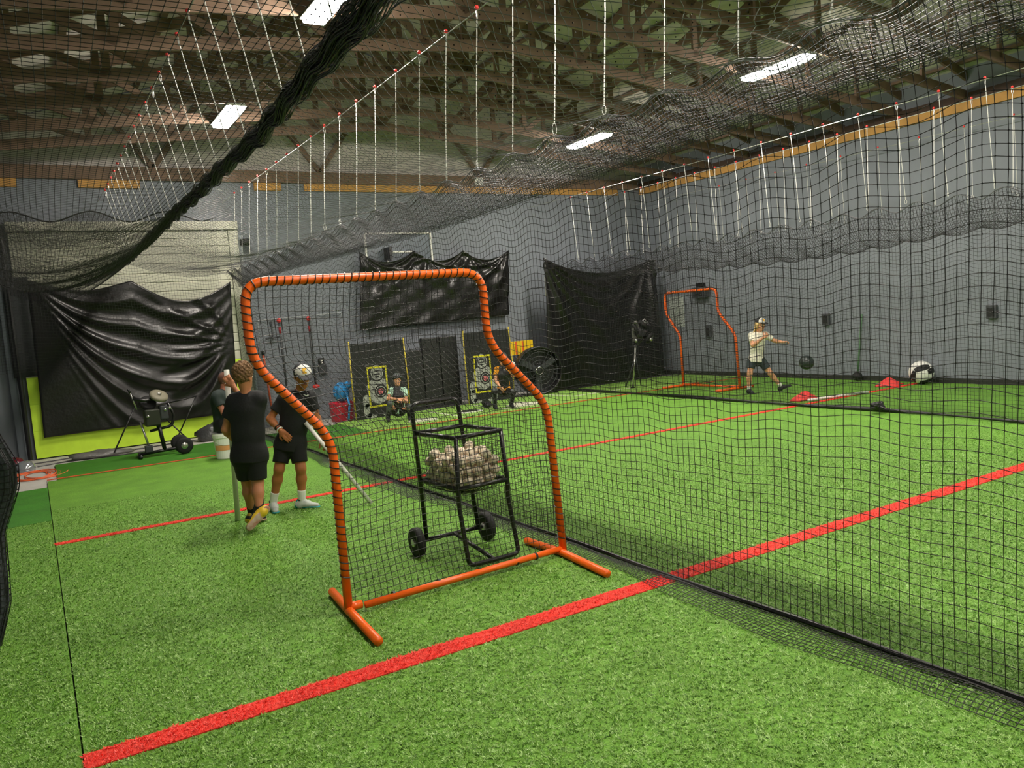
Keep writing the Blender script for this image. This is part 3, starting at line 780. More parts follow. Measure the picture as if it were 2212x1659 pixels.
w2 = MB().lathe([(0.02, -0.03), (0.10, -0.035), (0.125, -0.02), (0.125, 0.02), (0.10, 0.035), (0.02, 0.03)], 28, (xc-0.16, 13.34, 0.83), (0.2, -0.7, 0.6)).build('throwing_wheel', M_tire, pm, smooth=True)
rod((xc-0.33, 13.22, 0.76), (xc-0.40, 13.22, 1.02), 0.012, 'lever', pm, M_chrome); rod((xc-0.40, 13.22, 1.02), (xc-0.42, 13.22, 1.08), 0.016, 'lever_grip', pm)
tube([(xc-0.38, 13.22, 0.93), (xc-0.20, 13.25, 0.88), (xc-0.02, 13.26, 0.90)], 0.028, 'ball_chute', pm)
for dx in (-0.20, 0.05, 0.12): MB().ball((xc+dx, 13.14, 0.70+dx*0.3), 0.025, 8, 6).build('knob', M_chrome, pm, smooth=True)
# loose folded stand behind it
st = empty('folding_stand', (1.7, 14.25, 0)); prop(st, 'thin black crossed tripod legs leaning behind the pitching machine', 'stand')
for a, b in (((0.98, 14.3, 0.02), (1.36, 14.35, 0.70)), ((1.92, 14.4, 0.02), (2.36, 14.45, 0.78)), ((2.16, 14.2, 0.02), (1.78, 14.4, 0.52)), ((1.36, 14.35, 0.70), (1.92, 14.42, 0.72)), ((1.92, 14.42, 0.72), (2.36, 14.45, 0.78))):
    rod(a, b, 0.012, 'leg', st)

# ------------------------------------------------------------------ three-wheel machine on a pole stand, back right
b1 = (10.85, 12.93)
sm_ = empty('pitching_machine', (b1[0], b1[1], 0)); prop(sm_, 'three-wheel pitching machine head on a thin pole in front of the corner tarp', 'pitching machine')
def Q1(u, v, dd=0.0): return tuple(pl(u, v, b1, dd))
rod(Q1(1367, 838), Q1(1373, 745), 0.022, 'stand_pole', sm_, M_chrome)
MB().lathe([(0.05, 0.0), (0.05, 0.02), (0.03, 0.03)], 12, (Q1(1367, 838)[0], Q1(1367, 838)[1], 0.0)).build('foot_pad', M_black, sm_)
for e in ((1352, 842, 0.25), (1385, 836, 0.3)):
    p = Q1(e[0], e[1], e[2]); rod((p[0], p[1], 0.012), Q1(1373, 770), 0.014, 'stand_leg', sm_, M_grey)
rod(Q1(1373, 748), Q1(1400, 716), 0.03, 'head_arm', sm_)
c = Q1(1384, 716); MB().lathe([(0.10, -0.06), (0.16, -0.05), (0.16, 0.05), (0.10, 0.06)], 20, c, (-0.45, -0.85, 0.1)).build('head_ring', M_black, sm_, smooth=True)
for (u, v, ax) in ((1371, 712, (0.9, -0.3, 0.2)), (1392, 700, (0.3, -0.5, 0.8)), (1404, 730, (0.4, -0.7, -0.5))):
    c = Q1(u, v, -0.05); wl = MB().lathe([(0.02, -0.03), (0.10, -0.04), (0.13, -0.02), (0.13, 0.02), (0.10, 0.04), (0.02, 0.03)], 22, c, ax).build('throwing_wheel', M_tire, sm_, smooth=True)
    MB().lathe([(0.03, -0.05), (0.055, -0.045), (0.055, 0.045), (0.03, 0.05)], 12, c, ax).build('hub', M_chrome, wl)
for (u, v, du, dv) in ((1371, 724, 6, 14), (1373, 707, 5, 8)):
    a = Q1(u-du, v-dv, -0.12); b = Q1(u+du, v+dv, -0.02)
    MB().box((min(a[0], b[0]), min(a[1], b[1]), min(a[2], b[2])), (max(a[0], b[0]), max(a[1], b[1]), max(a[2], b[2]))).build('motor', mat('motor_grey', '#75756d', 0.35, metal=0.5), sm_, bevel=0.015)
for (u, v) in ((1374, 736), (1373, 696), (1406, 733)): MB().ball(Q1(u, v, -0.14), 0.042, 10, 8).build('end_cap', M_chrome, sm_, smooth=True)
tube([Q1(1382, 700), Q1(1392, 689), Q1(1401, 698), Q1(1390, 708), Q1(1382, 700)], 0.010, 'guard_plate', sm_, M_chrome)

# ------------------------------------------------------------------ printed pitching targets
def target(label, x0, x1, y, h, cx, glx):
    t = empty('pitching_target', ((x0+x1)/2, y, 0)); prop(t, label, 'pitching target', 'pitching targets')
    sh = MB().box((x0, y, 0.01), (x1, y+0.012, h)).build('black_sheet', M_vinyl, t)
    for x in (x0-0.01, x1+0.01):
        MB().tube([(x, y+0.0, 0.0), (x+0.02*(1 if x > cx else -1), y-0.01, h*0.5), (x-0.01, y, h+0.05)], 0.014, 6).build('yellow_pole', M_yel, t, smooth=True)
    yy = y-0.002
    def flat(n, pts, m, o=0.0): MB().prism([(cx+a, yy-o, b) for a, b in pts], (0, -0.0015, 0)).build(n, m, sh)
    def oval(n, a, b, ra, rb_, m, o=0.0): flat(n, [(a+ra*math.cos(2*math.pi*k/20), b+rb_*math.sin(2*math.pi*k/20)) for k in range(20)], m, o)
    # printed catcher: shins, thighs, body, mitt, mask
    flat('printed_catcher', [(-0.20, 0.42), (-0.23, 0.62), (-0.14, 0.72), (-0.05, 0.76), (0.07, 0.76), (0.17, 0.71), (0.23, 0.55), (0.16, 0.32), (0.02, 0.26), (-0.12, 0.30)], M_gprint)
    for s in (-1, 1):
        oval('printed_shin', s*0.25, 0.34, 0.075, 0.12, M_gprint); oval('printed_shin', s*0.24, 0.15, 0.085, 0.14, M_gprint)
        oval('printed_foot', s*0.16, 0.06, 0.10, 0.055, M_gprint)
        flat('printed_leg', [(s*0.02, 0.14), (s*0.2, 0.20), (s*0.2, 0.10), (s*0.05, 0.05)], M_kprint, 0.002)
    oval('mask_outline', 0.0, 0.855, 0.145, 0.165, M_kprint, 0.001); oval('printed_mask', 0.0, 0.86, 0.125, 0.145, M_gprint, 0.002)
    for (a, b, ra, rb_) in ((0, 0.89, 0.06, 0.02), (0, 0.83, 0.075, 0.016), (0, 0.785, 0.05, 0.012), (-0.09, 0.86, 0.012, 0.06), (0.09, 0.86, 0.012, 0.06)): oval('mask_bar', a, b, ra, rb_, M_kprint, 0.004)
    oval('printed_mitt', 0.05, 0.50, 0.125, 0.125, M_kprint, 0.004); oval('mitt_ring', 0.05, 0.50, 0.10, 0.10, M_gprint, 0.006); oval('mitt_ring', 0.05, 0.50, 0.085, 0.085, M_kprint, 0.008)
    oval('mitt_pocket', 0.05, 0.50, 0.055, 0.055, mat('pink_print', '#c56a70', 0.7), 0.010)
    for k in range(4): flat('chest_line', [(-0.13, 0.64-k*0.045), (0.10, 0.63-k*0.045), (0.10, 0.622-k*0.045), (-0.13, 0.632-k*0.045)], M_kprint, 0.002)
    a, b = (-0.20, 0.205), (0.20, 0.98)
    for p in ([(a[0], a[1]), (a[0]+0.028, a[1]), (a[0]+0.028, b[1]), (a[0], b[1])], [(b[0]-0.028, a[1]), (b[0], a[1]), (b[0], b[1]), (b[0]-0.028, b[1])],
              [(a[0]+0.028, b[1]-0.035), (b[0]-0.028, b[1]-0.035), (b[0]-0.028, b[1]), (a[0]+0.028, b[1])], [(a[0]+0.028, a[1]), (b[0]-0.028, a[1]), (b[0]-0.028, a[1]+0.035), (a[0]+0.028, a[1]+0.035)]):
        flat('strike_zone_bar', p, M_yprint, 0.012)
    return t
target('black pitching target with printed grey catcher, beside the child in mint sleeves', 5.08, 6.16, 14.12, 1.44, 5.56, 1)
target('black pitching target with printed grey catcher, partly behind the child in the orange shirt', 7.50, 8.56, 14.12, 1.46, 7.86, 1)
# black padded backdrop between the targets
bd = empty('padded_backdrop', (6.85, 14.4, 0)); prop(bd, 'dark padded backdrop standing between the two pitching targets', 'backdrop')
for k in range(3): MB().box((6.28+k*0.40, 14.40, 0.02), (6.67+k*0.40, 14.52, 1.20+0.22*(k > 0))).build('pad', M_vinyl, bd, bevel=0.02)
rod((6.24, 14.46, 0.0), (6.24, 14.46, 1.2), 0.02, 'post', bd); rod((7.48, 14.46, 0.0), (7.48, 14.46, 1.45), 0.02, 'post', bd)
# home plates and bits on the turf
def plate(label, x, y, m, name='home_plate', s=1.0):
    o = MB().prism([(x-0.21*s, y-0.1*s, 0.001), (x+0.21*s, y-0.1*s, 0.001), (x+0.21*s, y+0.11*s, 0.001), (x, y+0.3*s, 0.001), (x-0.21*s, y+0.11*s, 0.001)], (0, 0, 0.02)).build(name, m)
    return prop(o, label, 'home plate')
pl1 = plate('dark home plate with white rim on the turf between the targets', 6.88, 12.95, M_white)
MB().prism([(6.72, 12.88, 0.0215), (7.04, 12.88, 0.0215), (7.04, 13.04, 0.0215), (6.88, 13.18, 0.0215), (6.72, 13.04, 0.0215)], (0, 0, 0.006)).build('rubber_top', M_tire, pl1)
plate('cream home plate on the turf before the child in mint sleeves', 5.80, 12.72, M_white_l, s=1.15)
plate('wide cream home plate on the turf near the child in the orange shirt', 8.0, 12.78, M_white_l, s=1.6)
# a glove lying on the turf
def glove(label, p, s, m):
    t = empty('baseball_glove', p); prop(t, label, 'glove')
    MB().ball((p[0], p[1], p[2]+0.05*s), 0.11*s, 14, 9, (1.0, 0.8, 0.45)).build('palm', m, t, smooth=True)
    for k in range(4):
        a = -0.6+k*0.38; tube([(p[0]+0.05*s*math.sin(a), p[1]-0.03*s, p[2]+0.06*s), (p[0]+0.13*s*math.sin(a), p[1]-0.02*s, p[2]+0.11*s), (p[0]+0.17*s*math.sin(a), p[1]+0.03*s, p[2]+0.09*s)], 0.024*s, 'finger', t, m, rad=0.03)
    tube([(p[0]-0.07*s, p[1]-0.05*s, p[2]+0.05*s), (p[0]-0.14*s, p[1]-0.07*s, p[2]+0.09*s), (p[0]-0.12*s, p[1]-0.09*s, p[2]+0.13*s)], 0.024*s, 'thumb', t, m, rad=0.03)
M_glove = mat('black_leather', '#17181a', 0.45, var=0.3, scale=20)
glove('small black glove lying on the turf between the home plates', (7.42, 13.25, 0.0), 0.95, M_glove)
glove('black ball glove lying at the foot of the far net by the right line', (9.86, 6.62, 0.035), 1.05, M_glove)

# ------------------------------------------------------------------ drum fan by the corner tarp
fc = (9.22, 14.05, 0.52)
fn = empty('drum_fan', (9.22, 14.15, 0)); prop(fn, 'large round black drum fan standing beside the corner tarp', 'fan')
axf = (-0.25, -0.95, 0.0)
dm = MB(); n = 40
dm.tube([(fc[0]+0.50*math.cos(a)*0.967, fc[1]-0.50*math.cos(a)*0.25, fc[2]+0.50*math.sin(a)) for a in [2*math.pi*k/n for k in range(n)]], 0.022, 8, closed=True)
dm.build('front_rim', M_black, fn, smooth=True)
dd = Vector((0.25, 0.95, 0)).normalized()*0.28
V = []; F = []
for k in range(n):
    a = 2*math.pi*k/n; p = Vector((fc[0]+0.50*math.cos(a)*0.967, fc[1]-0.50*math.cos(a)*0.25, fc[2]+0.50*math.sin(a))); V += [p, p+dd]
for k in range(n): j = (k+1) % n; F.append((2*k, 2*j, 2*j+1, 2*k+1))
F.append(tuple(2*k+1 for k in range(n)))
MB().add(V, F).build('drum', mat('fan_black', '#17191a', 0.4, spec=0.6), fn, smooth=False)
for q, rr in enumerate((0.12, 0.22, 0.31, 0.40)):
    off = Vector(axf)*0.01
    MB().tube([(fc[0]+off.x+rr*math.cos(a)*0.967, fc[1]+off.y-rr*math.cos(a)*0.25, fc[2]+rr*math.sin(a)) for a in [2*math.pi*k/28 for k in range(28)]], 0.004, 5, closed=True).build('guard_ring', M_grey, fn)
for k in range(12):
    a = 2*math.pi*k/12; c = math.cos(a); s = math.sin(a)
    MB().tube([(fc[0]+0.09*c*0.967, fc[1]-0.012-0.09*c*0.25, fc[2]+0.09*s), (fc[0]+0.50*c*0.967, fc[1]-0.012-0.50*c*0.25, fc[2]+0.50*s)], 0.004, 5).build('guard_spoke', M_grey, fn)
for k in range(3):
    a = 2*math.pi*k/3+0.4; u1 = Vector((math.cos(a)*0.967, -math.cos(a)*0.25, math.sin(a))); u2 = Vector((-math.sin(a)*0.967, math.sin(a)*0.25, math.cos(a))); c = Vector(fc)+dd*0.35
    MB().prism([c+u1*0.06-u2*0.05, c+u1*0.42-u2*0.02, c+u1*0.44+u2*0.12, c+u1*0.06+u2*0.06], dd*0.06).build('blade', M_grey, fn, bevel=0.004)
MB().lathe([(0.02, -0.06), (0.10, -0.05), (0.10, 0.1), (0.02, 0.12)], 20, (fc[0]+0.02, fc[1]+0.06, fc[2]), (0.25, 0.95, 0)).build('motor_hub', MATS['fan_black'], fn)
MB().tube([(fc[0]-0.02+0.075*math.cos(a), fc[1]-0.03-0.02*math.cos(a), fc[2]+0.075*math.sin(a)) for a in [2*math.pi*k/20 for k in range(20)]], 0.006, 5, closed=True).build('hub_badge', M_chrome, fn)
for s in (-1, 1): MB().tube([(fc[0]+s*0.33, fc[1]+0.05, 0.18), (fc[0]+s*0.38, fc[1]-0.05, 0.03), (fc[0]+s*0.30, fc[1]+0.32, 0.03)], 0.018, 8).build('stand_tube', M_black, fn, smooth=True)
o = MB().box((8.78, 14.86, 0.86), (9.62, 14.93, 1.16)).build('wall_sign', mat('sign_yellow', '#e6c21e', 0.5)); prop(o, 'yellow and orange sign board on the back wall above the drum fan', 'sign')
for k in range(4): MB().box((8.79+k*0.18, 14.853, 0.87), (8.83+k*0.18, 14.8595, 1.15)).build('orange_stripe', mat('sign_orange', '#e0662a', 0.5), o)
for bx in (8.95, 9.4): MB().box((bx, 14.93, 0.9), (bx+0.04, YB, 0.95)).build('mount', M_grey, o)

# ------------------------------------------------------------------ wall things
def wallbox_r(label, y, z, w0, h, d=0.07, plug=True):
    t = empty('wall_box', (XR, y, z)); prop(t, label, 'wall box')
    MB().box((XR-d, y-w0/2, z-h/2), (XR, y+w0/2, z+h/2)).build('housing', M_grey, t, bevel=0.01)
    MB().box((XR-d-0.012, y-w0*0.3, z-h*0.32), (XR-d, y+w0*0.3, z+h*0.30)).build('cover', M_kprint, t)
wallbox_r('dark wall box high on the right wall behind the far screen top', 13.26, 1.92, 0.42, 0.24, 0.16)
MB().box((XR-0.12, 13.15, 2.04), (XR-0.02, 13.35, 2.14)).build('lamp_head', M_black, bpy.data.objects['wall_box'])
wallbox_r('dark outlet box on the right wall beside the throwing person', 13.11, 1.02, 0.15, 0.28)
wallbox_r('dark square box on the right wall above the flying ball', 9.97, 1.18, 0.16, 0.22)
wallbox_r('dark square box on the right wall at the far right', 6.85, 1.19, 0.16, 0.22)
o = MB().box((XR-0.012, 13.90, 1.15), (XR, 14.39, 1.88)).build('paper_notice', mat('notice_paper', '#a9b0a8', 0.8, var=0.06, scale=10)); prop(o, 'pale paper notice on the right wall seen through the far screen', 'notice')
for k in range(9): MB().box((XR-0.0135, 13.96, 1.22+k*0.07), (XR-0.0121, 14.33-0.05*(k % 3), 1.235+k*0.07)).build('text_line', mat('grey_ink', '#8d948d', 0.8), o)
g = empty('green_pole', (13.2, 9.25, 0)); prop(g, 'slim green pole standing against the right wall', 'pole')
rod((13.22, 9.27, 0.05), (13.30, 9.18, 1.25), 0.018, 'shaft', g, mat('dull_green', '#4c6f4e', 0.5)); MB().ball((13.22, 9.27, 0.09), 0.09, 12, 8, (1, 1, 0.9)).build('base', M_kprint, g, smooth=True)
t = empty('wall_box', (4.84, YB, 1.05)); prop(t, 'black outlet box with two white plugs on the back wall left of the targets', 'wall box')
MB().box((4.77, YB-0.08, 0.88), (4.93, YB, 1.07)).build('housing', M_grey, t, bevel=0.01); MB().box((4.79, YB-0.05, 1.07), (4.90, YB, 1.20)).build('cover', M_black, t)
for z in (1.10, 1.15): MB().ball((4.845, YB-0.06, z), 0.02, 8, 6).build('plug', M_white, t, smooth=True)
# bat rack rail
t = empty('equipment_rail', (4.5, YB, 2.0)); prop(t, 'thin pale wall rail with two dark red-ended training poles', 'rail')
tube([(3.70, YB-0.05, 1.2), (3.70, YB-0.05, 2.02), (5.34, YB-0.05, 2.06), (5.36, YB-0.05, 0.9)], 0.008, 'rail_wire', t, mat('pale_wire', '#a9adb0', 0.4), rad=0.03)
for (x, lab) in ((4.09, 'dark pole with red tip hanging at the left of the wall rail'), (4.66, 'dark pole with red ends hanging at the right of the wall rail')):
    q = empty('training_pole', (x, YB, 0.7)); prop(q, lab, 'training pole')
    rod((x, YB-0.07, 1.96), (x+0.02, YB-0.07, 0.66), 0.02, 'shaft', q, M_grey)
    MB().ball((x, YB-0.08, 1.99), 0.045, 10, 7).build('tip', M_redcap, q, smooth=True); rod((x+0.003, YB-0.072, 1.86), (x+0.006, YB-0.072, 1.74), 0.024, 'red_band', q, mat('deep_red', '#9c2730', 0.5))
    if x > 4.5: MB().ball((x+0.02, YB-0.08, 0.66), 0.06, 10, 7, (1.2, 0.8, 0.7)).build('foot', M_redcap, q, smooth=True)
q = empty('wall_hook', (3.93, YB, 1.85)); prop(q, 'dark curved hanger on the back wall left of the training poles', 'hook')
tube([(3.95, YB-0.05, 1.95), (3.95, YB-0.05, 1.70), (3.80, YB-0.08, 1.66), (4.07, YB-0.08, 1.68)], 0.014, 'arm', q, M_grey, rad=0.03); MB().box((3.93, YB-0.04, 1.9), (3.97, YB, 1.98)).build('plate', M_grey, q)
q = empty('marker_pole', (3.75, YB, 0)); prop(q, 'upright orange pole with black cap against the back wall', 'pole')
rod((3.79, YB-0.12, 0.0), (3.74, YB-0.05, 1.36), 0.02, 'shaft', q, mat('rust_orange', '#b5512f', 0.5)); MB().ball((3.74, YB-0.05, 1.40), 0.035, 8, 6, (1, 1, 1.6)).build('cap', M_black, q, smooth=True)
# basketball backboard
t = empty('basketball_backboard', (6.7, YB, 3.0)); prop(t, 'white-edged basketball backboard half covered by the wrinkled tarp', 'backboard')
def framebar(x0, z0, x1, z1, w0, nm): MB().beam((x0, YB-0.05, z0), (x1, YB-0.05, z1), 0.03, w0, up=(0, 1, 0)).build(nm, M_white, t)
MB().box((5.98, YB-0.045, 2.45), (7.44, YB-0.025, 3.60)).build('panel', mat('board_grey', '#69717a', 0.25), t)
for a in ((5.98, 3.60, 7.44, 3.60), (5.98, 2.45, 7.44, 2.45), (5.98, 2.45, 5.98, 3.60), (7.44, 2.45, 7.44, 3.60)): framebar(*a, 0.055, 'border')
for a in ((6.43, 3.22, 6.99, 3.22), (6.43, 2.8, 6.43, 3.22), (6.99, 2.8, 6.99, 3.22)): framebar(*a, 0.05, 'target_square')
o = MB().box((6.36, YB-0.35, 3.05), (6.42, YB-0.05, 3.30)).build('bracket', M_black, t)
q = empty('wall_bracket', (9.87, 14.4, 2.3)); prop(q, 'small white bracket at the upper left edge of the corner tarp', 'bracket')
tube([(9.82, 14.42, 2.50), (9.78, 14.42, 2.52), (9.78, 14.42, 2.12), (9.84, 14.42, 2.10)], 0.016, 'bar', q, M_white)
MB().tube([(9.80, 14.42, 2.3), (9.80, YB, 2.3)], 0.012, 6).build('stem', M_grey, q)
o = MB().box((8.62, YB-0.05, 4.58+0.03), (8.82, YB-0.062, 4.78)).build('white_card', M_white); prop(o, 'small white card on the timber above the back wall', 'card')

# blue bag on a red bucket
q = empty('red_bucket', (4.98, 14.6, 0)); prop(q, 'shiny red tub on the floor left of the first target', 'bucket')
MB().lathe([(0.19, 0.0), (0.22, 0.02), (0.24, 0.34), (0.25, 0.36), (0.22, 0.36), (0.20, 0.05)], 24, (4.98, 14.6, -0.02)).build('tub', mat('red_plastic', '#cf2440', 0.3), q, smooth=True)
q = empty('blue_bat_bag', (4.98, 14.6, 0.36)); prop(q, 'bright blue bag slumped over the red tub', 'bag')
MB().ball((4.98, 14.55, 0.54), 0.20, 16, 10, (0.8, 0.7, 0.95)).build('body', mat('blue_nylon', '#2f8fd0', 0.5, var=0.4, scale=14, bump=0.5, bscale=14), q, smooth=True)
MB().ball((5.1, 14.5, 0.66), 0.10, 12, 8, (1, 0.8, 0.7)).build('pocket', MATS['blue_nylon'], q, smooth=True)
tube([(5.02, 14.4, 0.55), (5.03, 14.30, 0.30), (4.97, 14.26, 0.01)], 0.02, 'strap', q, MATS['blue_nylon']); tube([(4.84, 14.42, 0.42), (4.80, 14.40, 0.55), (4.86, 14.45, 0.62)], 0.018, 'handle', q, MATS['blue_nylon'])

# ------------------------------------------------------------------ right side things on the turf
ab = MB().ball((11.42, 8.98, 0.53), 0.125, 24, 16).build('medicine_ball', mat('dark_rubber', '#26312f', 0.35, spec=0.6, bump=0.1, bscale=60), None, smooth=True)
prop(ab, 'dark green rubber ball in mid-air right of the throwing person', 'ball')
bb_ = empty('wall_ball', (13.1, 7.93, 0)); prop(bb_, 'large black and white panelled ball resting on the turf by the right wall', 'ball')
bc = (13.08, 7.93, 0.205); MB().ball(bc, 0.20, 28, 18).build('shell', M_white, bb_, smooth=True)
def patch(c, R, d, ang, wdt, nm, m):
    d = Vector(d).normalized(); a = d.cross(Vector((0, 0, 1))); a.normalize(); b = d.cross(a); n1, n2 = 12, 8; G = np.zeros((n1, n2, 3))
    for i in range(n1):
        for j in range(n2):
            s = (i/(n1-1)-0.5)*wdt[0]; t2 = (j/(n2-1)-0.5)*wdt[1]*(1-0.35*abs(i/(n1-1)-0.5))
            e = a*math.cos(ang)+b*math.sin(ang); f = b*math.cos(ang)-a*math.sin(ang)
            G[i, j] = Vector(c)+(d+e*math.tan(s)+f*math.tan(t2)).normalized()*R
    return MB().sheet(G).build(nm, m, bb_, smooth=True)
for dvec, an, wd_ in (((-0.8, -0.6, 0.55), 0.3, (1.3, 0.55)), ((-0.95, 0.2, -0.35), 1.2, (1.2, 0.5)), ((0.1, -0.95, 0.2), 0.1, (1.2, 0.5)), ((-0.1, -0.5, -0.8), 0.4, (1.2, 0.9)), ((0.3, 0.6, 0.7), 0.9, (1.2, 0.6))):
    patch(bc, 0.2025, dvec, an, wd_, 'black_panel', M_kprint)
def cloth(label, p, sx, sy, seed, rz=0.0):
    n1, n2 = 16, 12; G = np.zeros((n1, n2, 3)); r_ = np.random.RandomState(seed)
    for i in range(n1):
        for j in range(n2):
            a = i/(n1-1)-0.5; b = j/(n2-1)-0.5
            x = sx*a*(1+0.15*math.sin(7*b+seed)); y = sy*b*(1+0.2*math.sin(9*a+seed))
            G[i, j] = (p[0]+x*math.cos(rz)-y*math.sin(rz), p[1]+x*math.sin(rz)+y*math.cos(rz), p[2]+0.012+0.09*abs(math.sin(8*a+5*b+seed))*math.cos(math.pi*a)*math.cos(math.pi*b)+0.05*math.cos(math.pi*a)*math.cos(math.pi*b))
    o = MB().sheet(G).build('red_cloth', mat('red_fabric', '#e0403c', 0.7), None, smooth=True); o.modifiers.new('thickness', 'SOLIDIFY').thickness = 0.006
    prop(o, label, 'cloth')
cloth('crumpled red cloth lying on the line at the foot of the far net', (10.62, 8.42, 0), 0.46, 0.24, 1, -0.25)
cloth('crumpled red cloth on the turf beside the black and white ball', (12.75, 8.32, 0), 0.42, 0.35, 4, 0.4)
o = MB().tube([(10.45, 8.22, 0.03), (11.65, 7.98, 0.03)], 0.022, 10).build('white_pole', M_white, None, smooth=True); prop(o, 'white plastic pole lying along the red line by the far net', 'pole')

# ------------------------------------------------------------------ left back corner things
o = MB(); pts = []
for k in range(120):
    a = k*0.37; pts.append((-0.25+0.26*math.cos(a)*(1+0.3*math.sin(k*0.11))+0.002*k, 13.2+0.42*math.sin(a)*(1+0.2*math.cos(k*0.17)), -0.012+0.0004*k*0.2))
MB().tube(pts, 0.007, 5).build('extension_cord', mat('cord_orange', '#e0673a', 0.5)); prop(bpy.data.objects['extension_cord'], 'coiled orange extension cord on the concrete at the left', 'cord')
def helmet(label, p, r, m):
    t = empty('batting_helmet', p); prop(t, label, 'helmet')
    MB().lathe([(r*0.95, 0.0), (r*1.0, r*0.25), (r*0.93, r*0.6), (r*0.7, r*0.92), (r*0.35, r*1.1), (0.01, r*1.15)], 24, (p[0], p[1], p[2])).build('shell', m, t, smooth=True)
    MB().prism([(p[0]-r*0.7, p[1]-r*0.6, p[2]+0.01), (p[0]+r*0.7, p[1]-r*0.6, p[2]+0.01), (p[0]+r*0.5, p[1]-r*1.45, p[2]-0.0), (p[0]-r*0.5, p[1]-r*1.45, p[2]-0.0)], (0, 0, 0.012)).build('brim', m, t)
helmet('shiny silver helmet on the floor at the left beyond the net curtain', (-0.26, 13.9, -0.02), 0.14, mat('silver_gloss', '#b7bcc0', 0.12, metal=0.7))
helmet('dark red helmet on the floor at the left behind the silver one', (-0.40, 14.35, -0.02), 0.16, mat('maroon_gloss', '#5e1420', 0.25))
helmet('black helmet on the floor at the far left beside the silver one', (-0.60, 13.8, -0.02), 0.15, mat('black_gloss', '#111114', 0.15))
for i, (pp, lab) in enumerate((([(-0.2, 14.6), (0.6, 14.75), (1.4, 14.62), (2.2, 14.8), (3.0, 14.66)], 'black cable snaking along the foot of the roller door'), ([(-0.1, 14.2), (0.3, 14.32), (0.9, 14.15), (1.5, 14.2)], 'short black cable on the concrete before the lime door panel'))):
    P = rounded([(x, y, -0.012) for x, y in pp], 0.3); o = MB().tube(P, 0.011, 6).build('power_cable', M_black); prop(o, lab, 'cable')
def crumple(nm, label, p, s, m, cat, seed):
    r_ = random.Random(seed); mb = MB().ball((0, 0, 0), 1, 18, 10)
    mb.v = [(p[0]+x*s[0]*(1+0.22*math.sin(5*x+3*z+seed)+0.1*r_.uniform(-1, 1)), p[1]+y*s[1]*(1+0.2*math.sin(6*y+seed)), p[2]+max(0, z+0.35)*s[2]*(1+0.25*math.sin(7*x+4*y))) for x, y, z in mb.v]
    o = mb.build(nm, m, None, smooth=True); return prop(o, label, cat)
crumple('plastic_sheet', 'crumpled grey plastic sheet on the concrete below the lime door panel', (0.75, 14.45, -0.022), (0.45, 0.18, 0.07), mat('grey_film', '#6b6a66', 0.35, spec=0.7, bump=0.5, bscale=30), 'sheet', 3)
crumple('plastic_sheet', 'crumpled dark plastic pile at the right foot of the roller door', (2.62, 14.5, -0.022), (0.30, 0.22, 0.20), mat('dark_film', '#3e3f3f', 0.3, spec=0.8, bump=0.5, bscale=24), 'sheet', 5)
q = empty('white_bucket', (2.26, 11.95, 0)); prop(q, 'white plastic bucket with an orange label under the sitting man', 'bucket')
MB().lathe([(0.125, 0.0), (0.13, 0.01), (0.146, 0.30), (0.156, 0.31), (0.156, 0.35), (0.15, 0.36), (0.15, 0.375), (0.02, 0.378)], 28, (2.26, 11.95, 0.001)).build('pail', M_white, q, smooth=False)
a0 = [math.radians(k) for k in range(200, 341, 10)]
G = np.array([[(2.26+(0.1385+0.0006*j)*math.cos(a), 11.95+(0.1385+0.0006*j)*math.sin(a), 0.13+0.0095*j) for j in range(9)] for a in a0]); G[..., 0] = 2.26+(G[..., 0]-2.26)*1.012; G[..., 1] = 11.95+(G[..., 1]-11.95)*1.012
MB().sheet(G).build('label', mat('label_orange', '#dd9a63', 0.6), q, smooth=True)
MB().tube([(2.26+0.16*math.cos(a), 11.95-0.16*abs(math.sin(a))*0.9, 0.30-0.10*math.sin(a)) for a in [math.pi*k/12 for k in range(13)]], 0.004, 5).build('bail', M_steel, q)
